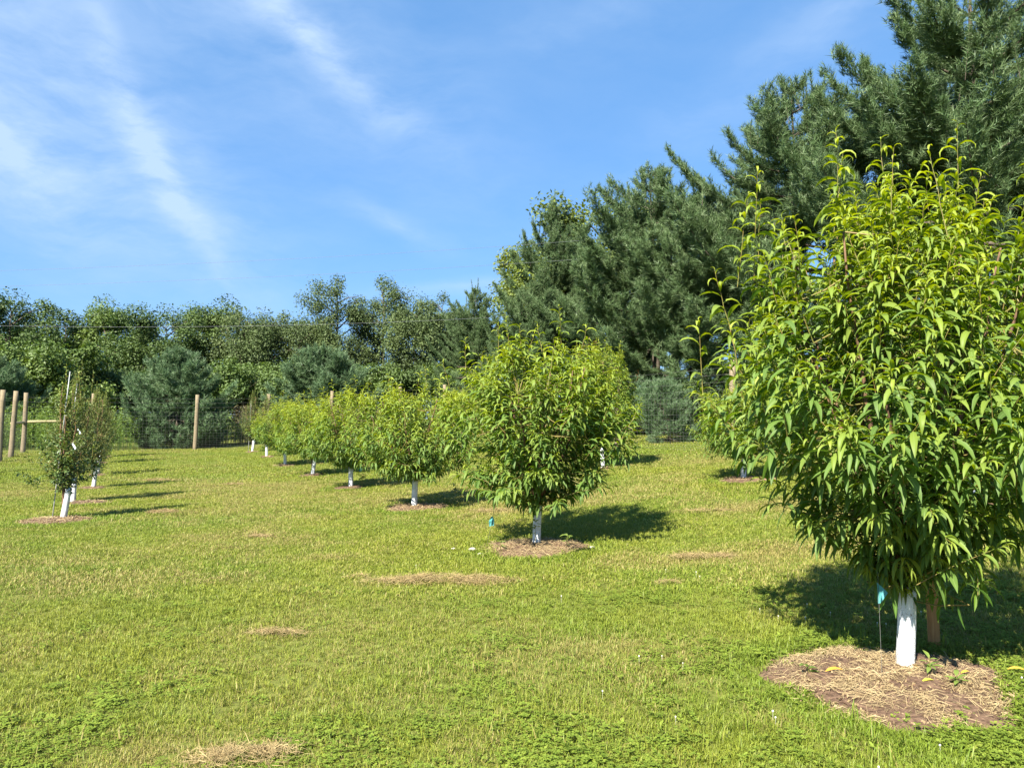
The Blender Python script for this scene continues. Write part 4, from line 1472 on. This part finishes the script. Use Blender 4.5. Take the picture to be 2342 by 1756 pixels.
WG = 'trees of the wood edge behind the orchard'
WOOD = [('dense', 8, 62, 0.98, 'tall dense tree at the left edge of the wood'), ('dense', -120, 66, 1.0, 'dense tree just outside the left edge'),
        ('mid', 92, 70, 0.93, 'dark rounded tree second along the wood from the left'), ('column', 140, 66, 1.22, 'pointed narrow tree in the left part of the wood'),
        ('dense', 195, 72, 0.88, 'lower dark tree right of the pointed narrow one'), ('bdense', 245, 66, 0.99, 'tree with open light-green crown, left of the wood gap'),
        ('bdense', 310, 70, 0.99, 'open-crowned tree left of the forked one'), ('dense', 375, 64, 0.90, 'round olive crown above the young blue-green pine'),
        ('bdense', 440, 69, 0.98, 'light-green tree over the right of the young pine'), ('mid', 520, 66, 0.98, 'tree with a separate rounded tuft above the wood'),
        ('weep', 575, 63, 0.95, 'greyish weeping tree left of the low wide pine'), ('weep', 655, 67, 0.94, 'grey-green feathery tree above the low wide pine, left'),
        ('weep', 715, 62, 0.86, 'feathery tree straight above the low wide pine'), ('airy', 785, 64, 0.99, 'tallest airy tree with sky between its stems'),
        ('airy', 880, 66, 0.98, 'second airy tree with a small round top'), ('weep', 945, 60, 0.90, 'drooping olive tree right of the airy pair'),
        ('airy', 1010, 63, 0.84, 'slim tree between the drooping one and the pines'), ('weep', 1060, 66, 0.90, 'last tree of the wood before the dark pines')]
for i, (k, p, d, s, lab) in enumerate(WOOD):
    x = px(p, d)
    t = thing('broadleaf_tree', lab, 'tree', (x, d, gz(x, d) - 0.1), i * 1.7, WG, (s * 1.05, s * 1.05, s * 1.03))
    put('trunk', BM[k][0], t)
    put('crown', BM[k][1], t, 'stuff')
SG = 'bushes along the foot of the wood'
SHRUBS = [('sumac', 40, 50, 1.0, 'light-green bush with hanging leaves at the left edge'), ('sumac', 150, 51, 0.98, 'light-green bush with hanging leaves behind the brace rail'),
          ('shrub', 250, 54, 1.0, 'dark bush left of the young blue-green pine'), ('shrub', 330, 56, 1.0, 'dark bush behind the young blue-green pine'),
          ('shrub', 470, 57, 0.95, 'dark bush right of the young blue-green pine'), ('bshrub', 545, 55, 1.05, 'bright green bush between the two young pines'),
          ('bshrub', 605, 58, 1.10, 'green bush at the left flank of the low wide pine'), ('shrub', 680, 60, 0.9, 'dark bush behind the low wide pine'),
          ('shrub', 800, 58, 0.95, 'dark bush at the right flank of the low wide pine'), ('bshrub', 850, 55, 0.95, 'green bush under the tallest airy tree'),
          ('shrub', 920, 58, 0.80, 'low dark bush under the second airy tree'), ('shrub', 985, 56, 0.90, 'dark bush above the third peach tree'),
          ('bshrub', 1050, 54, 0.80, 'green bush with yellowish leaves left of the pine row'), ('shrub', -60, 55, 1.0, 'dark bush just outside the left edge')]
for i, (k, p, d, s, lab) in enumerate(SHRUBS):
    x = px(p, d)
    t = thing('bush', lab, 'bush', (x, d, gz(x, d) - 0.05), i * 2.1, SG, s)
    put('trunk', BM[k][0], t)
    put('crown', BM[k][1], t, 'stuff')
for x, y, s, lab in ((5.2, 45.0, 1.12, 'yellow-green tree peeking over the broad pine'), (2.0, 51.0, 1.05, 'yellow-green tree peeking out between the slender and broad pines')):
    t = thing('broadleaf_tree', lab, 'tree', (x, y, gz(x, y)), x, 'yellowing trees behind the pines', s)
    put('trunk', BM['yellow'][0], t)
    put('crown', BM['yellow'][1], t, 'stuff')
for x, y, s, lab in ((7.2, 30.0, 0.42, 'leafy undergrowth behind the right wire fence'), (4.0, 31.4, 0.30, 'low leafy undergrowth at the foot of the right fence'), (10.2, 24.8, 0.45, 'undergrowth behind the right fence, mostly hidden by the foreground crown')):
    t = thing('bush', lab, 'bush', (x, y, gz(x, y)), x, 'undergrowth under the pines', s)
    put('trunk', BM['shrub'][0], t)
    put('crown', BM['shrub'][1], t, 'stuff')

# ------------------------------------------------------------------ weeds and tall grass beyond the fence


def weeds(name, label, cat, x0, x1, y0, y1, n, h0, h1, mat, seed, leaf=0.16, ratio=0.28, perstem=14):
    r = np.random.default_rng(seed)
    x, y = r.uniform(x0, x1, n), r.uniform(y0, y1, n)
    h = r.uniform(h0, h1, n) * (0.7 + 0.6 * vnoise(x, y, 1.4, seed))
    z = ground_z(x, y)
    k = perstem
    t = np.tile(np.linspace(0.15, 1.0, k), (n, 1))
    P = np.stack([np.repeat(x[:, None], k, 1) + r.normal(0, .04, (n, k)), np.repeat(y[:, None], k, 1) + r.normal(0, .04, (n, k)), z[:, None] + h[:, None] * t], -1).reshape(-1, 3)
    N = n * k
    g = Geo()
    sz = leaf * r.uniform(0.6, 1.2, N)
    V, Q, C = leaf_arrays(P, r.uniform(0, 6.283, N), r.uniform(0.1, 1.0, N), r.uniform(0.5, 1.4, N), sz, sz * ratio, r.uniform(0.1, 0.5, N), r.normal(0, 0.3, N),
                          np.clip(t.ravel() * 0.5 + r.normal(0, .15, N), 0, 1), r.uniform(0, 1, N), 3)
    g.add(V, Q, None, C)
    for i in range(n):
        g.add(*tube([[x[i], y[i], z[i] - 0.02], [x[i], y[i], z[i] + h[i]]], [0.008, 0.003], 3, False), C=np.array([0.1, 0.5, 1.0]))
    o = g.build(name, mat, None, True, 'stuff')
    tag(o, label, cat)


weeds('weed_bank', 'bright green bank of tall weeds behind the brace rail, far left', 'weeds', -32, -19.0, 36.6, 42.5, 1000, 1.5, 2.15, M['weed_leaf'], 5, 0.19, 0.3)
weeds('weed_bank', 'green weeds between the young pine and the pear row', 'weeds', -22.5, -14.0, 43.5, 47.0, 380, 0.9, 1.4, M['weed_leaf'], 6, 0.2, 0.3)
weeds('tall_grass', 'pale dry tall grass right of the young blue-green pine', 'grass', -17.0, -8.0, 44.0, 50.0, 900, 1.2, 1.9, M['dry_grass'], 7, 0.36, 0.06, 10)
weeds('weed_bank', 'leafy weeds at the back fence behind the peach row', 'weeds', -13.0, -1.0, 43.0, 46.0, 420, 0.7, 1.3, M['weed_leaf'], 8, 0.2, 0.3)

# ------------------------------------------------------------------ fence


def post_mesh(h, r0, seed):
    r = np.random.default_rng(seed)
    k = 7
    p = np.column_stack([np.cumsum(r.normal(0, 0.006, k)), np.cumsum(r.normal(0, 0.006, k)), np.linspace(-0.3, h, k)])
    g = Geo()
    g.add(*tube(p, np.linspace(r0 * 1.08, r0 * 0.92, k), 12))
    return g.mesh('post', M['post'], True)


POSTS = [post_mesh(2.74, 0.098, s) for s in (1, 2, 3)]


def fence(label, a, b, posts, rails, seed, leans=None):
    """posts at given row coordinates, woven wire between them; a, b, posts in world xy"""
    r = np.random.default_rng(seed)
    o = thing('wire_fence', label, 'fence', (a[0], a[1], 0.0), 0, 'woven wire deer fence round the orchard')
    for i, (x, y) in enumerate(posts):
        p = put('post', POSTS[(i + seed) % 3], o)
        p.location = (x - a[0], y - a[1], gz(x, y))
        ln = (leans or {}).get(i, (r.normal(0, 0.01), r.normal(0.02, 0.01)))
        p.rotation_euler = (ln[0], ln[1], r.uniform(0, 6) * 0)
    for (x0, y0), (x1, y1), h in rails:
        g = Geo()
        p0 = np.array([x0 - a[0], y0 - a[1], gz(x0, y0) + h])
        p1 = np.array([x1 - a[0], y1 - a[1], gz(x1, y1) + h + 0.02])
        g.add(*tube(np.linspace(p0, p1, 5), [0.062, 0.06, 0.06, 0.058, 0.056], 10))
        g.build('rail', M['rail'], o)
    a_, b_ = np.array(a, float), np.array(b, float)
    ln = np.linalg.norm(b_ - a_)
    m = max(2, int(ln / 1.5))
    t = np.linspace(0, 1, m)
    xy = a_ + (b_ - a_) * t[:, None]
    zz = ground_z(xy[:, 0], xy[:, 1])
    off = np.array([(b_ - a_)[1], -(b_ - a_)[0]]) / ln * 0.10      # wire stapled to the orchard side of the posts
    if off @ (np.array([-6.0, 18.0]) - a_) < 0:
        off = -off
    hs = [0.04, 0.12, 0.20, 0.28, 0.37, 0.46, 0.57, 0.69, 0.82, 0.97, 1.14, 1.32, 1.50, 1.68, 1.87, 2.10, 2.32, 2.52]
    for h in hs:
        g = Geo()
        g.add(*tube(np.column_stack([xy - a_ + off, zz + h]), 0.0019 if h < 1.9 else 0.0026, 4, False))
        g.build('wire', M['wire'], o)
    g = Geo()
    nst = int(ln / 0.165)
    for s in np.linspace(0, 1, nst):
        q = a_ + (b_ - a_) * s
        z = gz(*q)
        c = q - a_ + off * 1.04
        g.add(*tube([[c[0], c[1], z + 0.03], [c[0], c[1], z + 1.87]], 0.0015, 3, False))
    g.build('stay_wires', M['wire'], o, kind='stuff')
    return o


UB, NR, NL = 40.5, 15.5, -4.9
back = [nu(n, UB) for n in (NL, -2.2, 2.3, 5.7, 9.0, 12.8, NR)]
fence('back woven wire fence with round wooden posts, lone post in view', back[0], back[-1], back[1:-1], [(back[0], back[1], 1.42)], 1)
left = [nu(NL, u) for u in (UB, 37.0, 34.2, 29.0, 24.0)]
fence('left woven wire fence at the picture edge with thick corner posts and braces', left[0], left[-1], left, [(left[0], left[1], 1.38)], 2, {0: (0, 0.03), 1: (0, 0.05), 2: (0, 0.03)})
right = [nu(NR, u) for u in (UB, 35.0, 29.0, 23.0, 17.0, 11.0, 5.0)]
fence('right woven wire fence in front of the dark pines', right[-1], right[0], right, [], 3)

# ------------------------------------------------------------------ wires overhead
for label, pts in (('upper overhead wire crossing the sky', [(-60, 9.0), (-26.6, 9.7), (-12, 10.15), (3.6, 11.2), (18, 12.6), (40, 15.5)]),
                   ('lower overhead wire crossing the sky', [(-60, 8.3), (-26.6, 8.84), (-12, 9.3), (3.6, 10.2), (18, 11.5), (40, 14.2)]),
                   ('pale wire in front of the wood edge', [(-60, 8.6), (-26.6, 6.95), (-15, 6.6), (-8.4, 6.68), (-2.6, 6.98), (3.5, 7.4), (20, 9.2), (40, 12)])):
    q = np.array(pts, float)
    xs = np.linspace(q[0, 0], q[-1, 0], 60)
    c = np.polyfit(q[:, 0], q[:, 1], 3)
    g = Geo()
    g.add(*tube(np.column_stack([xs, np.full(60, 39.2), np.polyval(c, xs)]), 0.0065, 5, False))
    tag(g.build('overhead_wire', M['cable']), label, 'wire', 'overhead wires')

# ------------------------------------------------------------------ poles, stake, flags, tags


def straight(name, label, cat, p0, p1, r0, r1, mat, group=None, sides=8):
    g = Geo()
    p0, p1 = np.array(p0, float), np.array(p1, float)
    g.add(*tube(np.linspace(p0 * 0, p1 - p0, 6), np.linspace(r0, r1, 6), sides))
    o = g.build(name, mat)
    o.location = p0
    return tag(o, label, cat, group)


CG = 'metal support poles of the left row'
for (x, y), dx, h, lab in ((PEAR_ROW[0], 0.25, 2.62, 'tall metal support pole in the nearest pear tree'), (PEAR_ROW[1], 0.22, 2.55, 'tall metal support pole in the apple tree behind the pear'),
                           (PEACH_ROW[7], 0.1, 2.4, 'thin metal pole at the far end of the peach row'), (PEAR_ROW[3], 0.1, 2.2, 'metal support pole fourth in the left row')):
    z = gz(x - 0.12, y)
    straight('support_pole', lab, 'pole', (x - 0.17, y - 0.05, z - 0.1), (x - 0.17 + dx, y - 0.05, z + h), 0.009, 0.009, M['pole'], CG)

g = Geo()
sp = np.array([(0.0, 0, -0.15), (-0.01, 0, 0.4), (-0.02, 0, 0.9), (-0.035, 0, 1.5)])
for q0, q1 in ((0, 1), (1, 2), (2, 3)):
    pass
V = []
for p in sp:
    V += [p + [-0.036, -0.02, 0], p + [0.036, -0.02, 0], p + [0.034, 0.02, 0], p + [-0.034, 0.02, 0]]
Q = [[i * 4 + j, i * 4 + (j + 1) % 4, (i + 1) * 4 + (j + 1) % 4, (i + 1) * 4 + j] for i in range(3) for j in range(4)] + [[12, 13, 14, 15], [3, 2, 1, 0]]
g.add(V, Q)
o = g.build('wooden_stake', M['stake'], smooth=False)
o.location = (3.13, 5.66, gz(3.13, 5.66))
tag(o, 'orange-brown wooden stake behind the foreground guard tube', 'stake')


def flag(label, base, top, at, pts, seed):
    """wire-stemmed marking flag; the cloth has thickness and a fold"""
    o = thing('marking_flag', label, 'flag', (base[0], base[1], gz(*base)), 0, 'teal marking flags')
    g = Geo()
    top = np.array(top, float)
    g.add(*tube(np.linspace([0, 0, -0.1], top, 5), 0.0013, 5))
    g.build('stem', M['wire'], o)
    c = top * at
    P = np.array(pts, float)
    n = len(P)
    f = np.column_stack([P[:, 0], 0.012 * np.sin(P[:, 1] * 40 + seed), P[:, 1]]) + c
    bk = f + np.array([0, 0.0015, 0])
    g = Geo()
    ctr = np.array([f.mean(0), bk.mean(0)])
    j = np.arange(n)
    T = np.concatenate([np.stack([j, (j + 1) % n, np.full(n, 2 * n)], 1), np.stack([n + (j + 1) % n, n + j, np.full(n, 2 * n + 1)], 1)])
    Q = np.stack([j, n + j, n + (j + 1) % n, (j + 1) % n], 1)
    g.add(np.concatenate([f, bk, ctr]), Q, T)
    g.build('cloth', M['flag'], o, smooth=False)


flag('teal marking flag on a leaning wire before the central peach tree', (-0.37, 10.45), (0.19, 0.05, 0.76), 0.52,
     [(0, 0.0), (0.025, -0.05), (0.02, -0.13), (-0.045, -0.14), (-0.05, -0.07), (-0.02, -0.01)], 1)
flag('teal triangular flag hanging left of the foreground guard tube', (2.41, 4.98), (-0.005, 0.02, 0.72), 0.9,
     [(-0.004, 0.0), (0.03, -0.03), (0.058, -0.065), (0.03, -0.10), (0.012, -0.135), (-0.002, -0.135), (-0.006, -0.06)], 2)
flag('teal flag half hidden at the fourth peach tree', (-3.85, 18.85), (0.05, 0, 0.6), 0.9,
     [(0, 0.0), (0.07, -0.02), (0.07, -0.11), (0, -0.12)], 3)

for (x, y, z, rz, lab) in ((-7.55, 13.0, 1.30, 0.35, 'white paper tag hanging in the nearest pear tree'), (-9.05, 15.75, 1.52, 0.4, 'white tag in the apple tree behind the pear')):
    g = Geo()
    a = [(-0.035, 0.09), (0.0, 0.11), (0.035, 0.03), (0.045, -0.05), (0.0, -0.10), (-0.02, 0.0)]
    f = np.array([[p[0] + 0.3 * p[1] * -1, 0.012 * math.sin(k), p[1]] for k, p in enumerate(a)])
    n = len(f)
    j = np.arange(n)
    bk = f + [0, 0.002, 0]
    g.add(np.concatenate([f, bk, [f.mean(0)], [bk.mean(0)]]), np.stack([j, n + j, n + (j + 1) % n, (j + 1) % n], 1),
          np.concatenate([np.stack([j, (j + 1) % n, np.full(n, 2 * n)], 1), np.stack([n + (j + 1) % n, n + j, np.full(n, 2 * n + 1)], 1)]))
    o = thing('plant_tag', lab, 'tag', (x, y, gz(x, y) + z), rz, 'white tags in the left row')
    g.build('label_card', M['tag'], o, smooth=False)
    o.scale = (0.55,) * 3
    s = Geo()
    s.add(*tube([[-0.02, 0, 0.09], [-0.05, 0.05, 0.14], [-0.10, 0.15, 0.16]], 0.0015, 4))
    s.build('string', M['wire'], o)

# ------------------------------------------------------------------ small things on the ground near the foreground ring
FALLEN = [(2.08, 5.08, 0.13, 0.1, 0.1, 0.25, 'orange-yellow fallen leaf left of the foreground guard'), (2.60, 4.86, 0.09, 0.15, 0.9, 0.75, 'yellow fallen leaf right in front of the foreground guard'),
          (2.92, 4.98, 0.08, 0.3, 0.3, 0.3, 'small tan fallen leaf near the wooden stake'), (3.25, 5.02, 0.11, -0.4, 0.1, 0.2, 'orange fallen leaf on the right rim of the ring'),
          (3.10, 4.60, 0.07, 0.6, 0.8, 0.8, 'pale yellow leaf on the ring near the right edge'), (2.72, 5.12, 0.07, 2.4, 0.1, 0.6, 'small orange fallen leaf beside the seedling')]
for x, y, ln, rz, age, rnd, lab in FALLEN:
    one = dict(P=np.zeros((1, 3)), head=np.zeros(1), elev=np.array([0.35]), curl=np.array([0.75]), L=np.ones(1), W=np.array([0.26]), fold=np.array([0.45]), roll=np.array([0.3]),
               age=np.array([age]), rnd=np.array([rnd]))
    me = leaf_geo(one, np.array([True]), 5).mesh('fallen_leaf', M['fallen_leaf'])
    o = put('fallen_leaf', me)
    o.location = (x, y, gz(x, y) + 0.055)
    o.rotation_euler = (0, 0, rz)
    o.scale = (ln,) * 3
    tag(o, lab, 'leaf', 'fallen yellow leaves on the straw')


def seedling(label, x, y, h, n, seed, leaf, z0=0.03):
    r = np.random.default_rng(seed)
    o = thing('seedling', label, 'plant', (x, y, gz(x, y) + z0), r.uniform(0, 6), 'weed seedlings in the mulch')
    s = Geo()
    c = np.column_stack([np.cumsum(r.normal(0, 0.004, 5)), np.cumsum(r.normal(0, 0.004, 5)), np.linspace(-0.03, h, 5)])
    s.add(*tube(c, np.linspace(0.003, 0.0015, 5), 5))
    s.build('stem', M['twig'], o)
    t = r.uniform(0.25, 1, n)
    P = np.column_stack([np.interp(t, np.linspace(0, 1, 5), c[:, 0]), np.interp(t, np.linspace(0, 1, 5), c[:, 1]), t * h])
    sz = leaf * r.uniform(0.7, 1.2, n)
    V, Q, C = leaf_arrays(P, np.arange(n) * 2.4, r.uniform(0.0, 0.7, n), r.uniform(0.3, 1.0, n), sz, sz * 0.36, r.uniform(0.1, 0.4, n), r.normal(0, 0.2, n), r.uniform(0.2, 0.7, n), r.uniform(0, 1, n), 4)
    nv = len(V) // n
    for k in range(n):
        g = Geo()
        g.add(V[k * nv:(k + 1) * nv], Q[:len(Q) // n], None, C[k * nv:(k + 1) * nv])
        g.build('leaf', M['weed_leaf'], o)


seedling('small green weed seedling right of the foreground guard', 2.72, 4.98, 0.15, 11, 1, 0.075)
seedling('lower weed seedling in front of the first one, right of the guard', 2.80, 4.82, 0.07, 9, 2, 0.075)
seedling('grassy weed sprig beside the orange fallen leaf', 1.98, 5.10, 0.06, 6, 3, 0.09)
seedling('thin weed climbing in front of the central guard tube', 0.31, 10.13, 0.42, 16, 4, 0.09)
seedling('bushy weed at the right rim of the central mulch ring', 0.72, 9.95, 0.16, 12, 5, 0.10)
seedling('weed sprig left in the central mulch ring', -0.15, 9.85, 0.14, 10, 6, 0.09)
seedling('tall weed clump behind the third guard tube', -1.15, 15.3, 0.35, 18, 7, 0.13)
seedling('dark weed clump beside the fourth guard tube', -3.75, 18.9, 0.55, 24, 8, 0.16)


def stone(label, x, y, s, seed):
    r = np.random.default_rng(seed)
    V, Q = [], []
    nr, na = 5, 9
    for i in range(nr):
        ph = math.pi * (i + 0.5) / nr
        for j in range(na):
            th = 6.283 * j / na
            q = s * r.uniform(0.8, 1.15)
            V.append([q * math.sin(ph) * math.cos(th) * 1.3, q * math.sin(ph) * math.sin(th), q * 0.6 * math.cos(ph)])
    for i in range(nr - 1):
        for j in range(na):
            Q.append([i * na + j, (i + 1) * na + j, (i + 1) * na + (j + 1) % na, i * na + (j + 1) % na])
    V += [[0, 0, s * 0.62], [0, 0, -s * 0.62]]
    T = [[nr * na, j, (j + 1) % na] for j in range(na)] + [[nr * na + 1, (nr - 1) * na + (j + 1) % na, (nr - 1) * na + j] for j in range(na)]
    g = Geo()
    g.add(V, Q, T)
    o = g.build('stone', M['stone'])
    o.location = (x, y, gz(x, y) + s * 0.5)
    tag(o, label, 'stone', 'pale stones near the central ring')


stone('largest pale stone left of the central mulch ring', -0.52, 10.05, 0.042, 1)
stone('small pale stone at the left rim of the central mulch ring', -0.40, 9.72, 0.034, 2)
stone('pale stone farthest left of the central mulch ring', -0.78, 10.15, 0.03, 3)
stone('pale stone right of the central mulch ring', 1.05, 9.95, 0.032, 4)

# white clover heads, mostly round the foreground ring
r = np.random.default_rng(9)
g = Geo()
pts = []
for _ in range(900):
    x, y = r.uniform(-2.5, 5.0), r.uniform(2.2, 9.0)
    w = 0.06 + 0.75 * math.exp(-((x - 2.6) / 1.4) ** 2 - ((y - 4.9) / 1.5) ** 2)
    if r.uniform() < w * 0.35 and ring_edge(*MULCH_C[PEACH_ROW[0]], x, y) > 0:
        pts.append((x, y))
for x, y in pts:
    z = gz(x, y) + r.uniform(0.045, 0.07)
    s = r.uniform(0.004, 0.0068)
    g.add(*tube([[x, y, z - s], [x, y, z - s * 0.4], [x, y, z + s * 0.4], [x, y, z + s]], [s * 0.5, s, s * 0.9, s * 0.3], 6))
    g.add(*tube([[x, y, z - 0.06], [x, y, z - s]], 0.001, 3, False))
o = g.build('clover_flowers', M['clover_flower'], None, True, 'stuff')
tag(o, 'small white clover flower heads dotted in the lawn', 'flowers')
tri = sum(len(m.polygons) for m in bpy.data.meshes)
print('polygons in all meshes', tri, 'objects', len(bpy.data.objects))
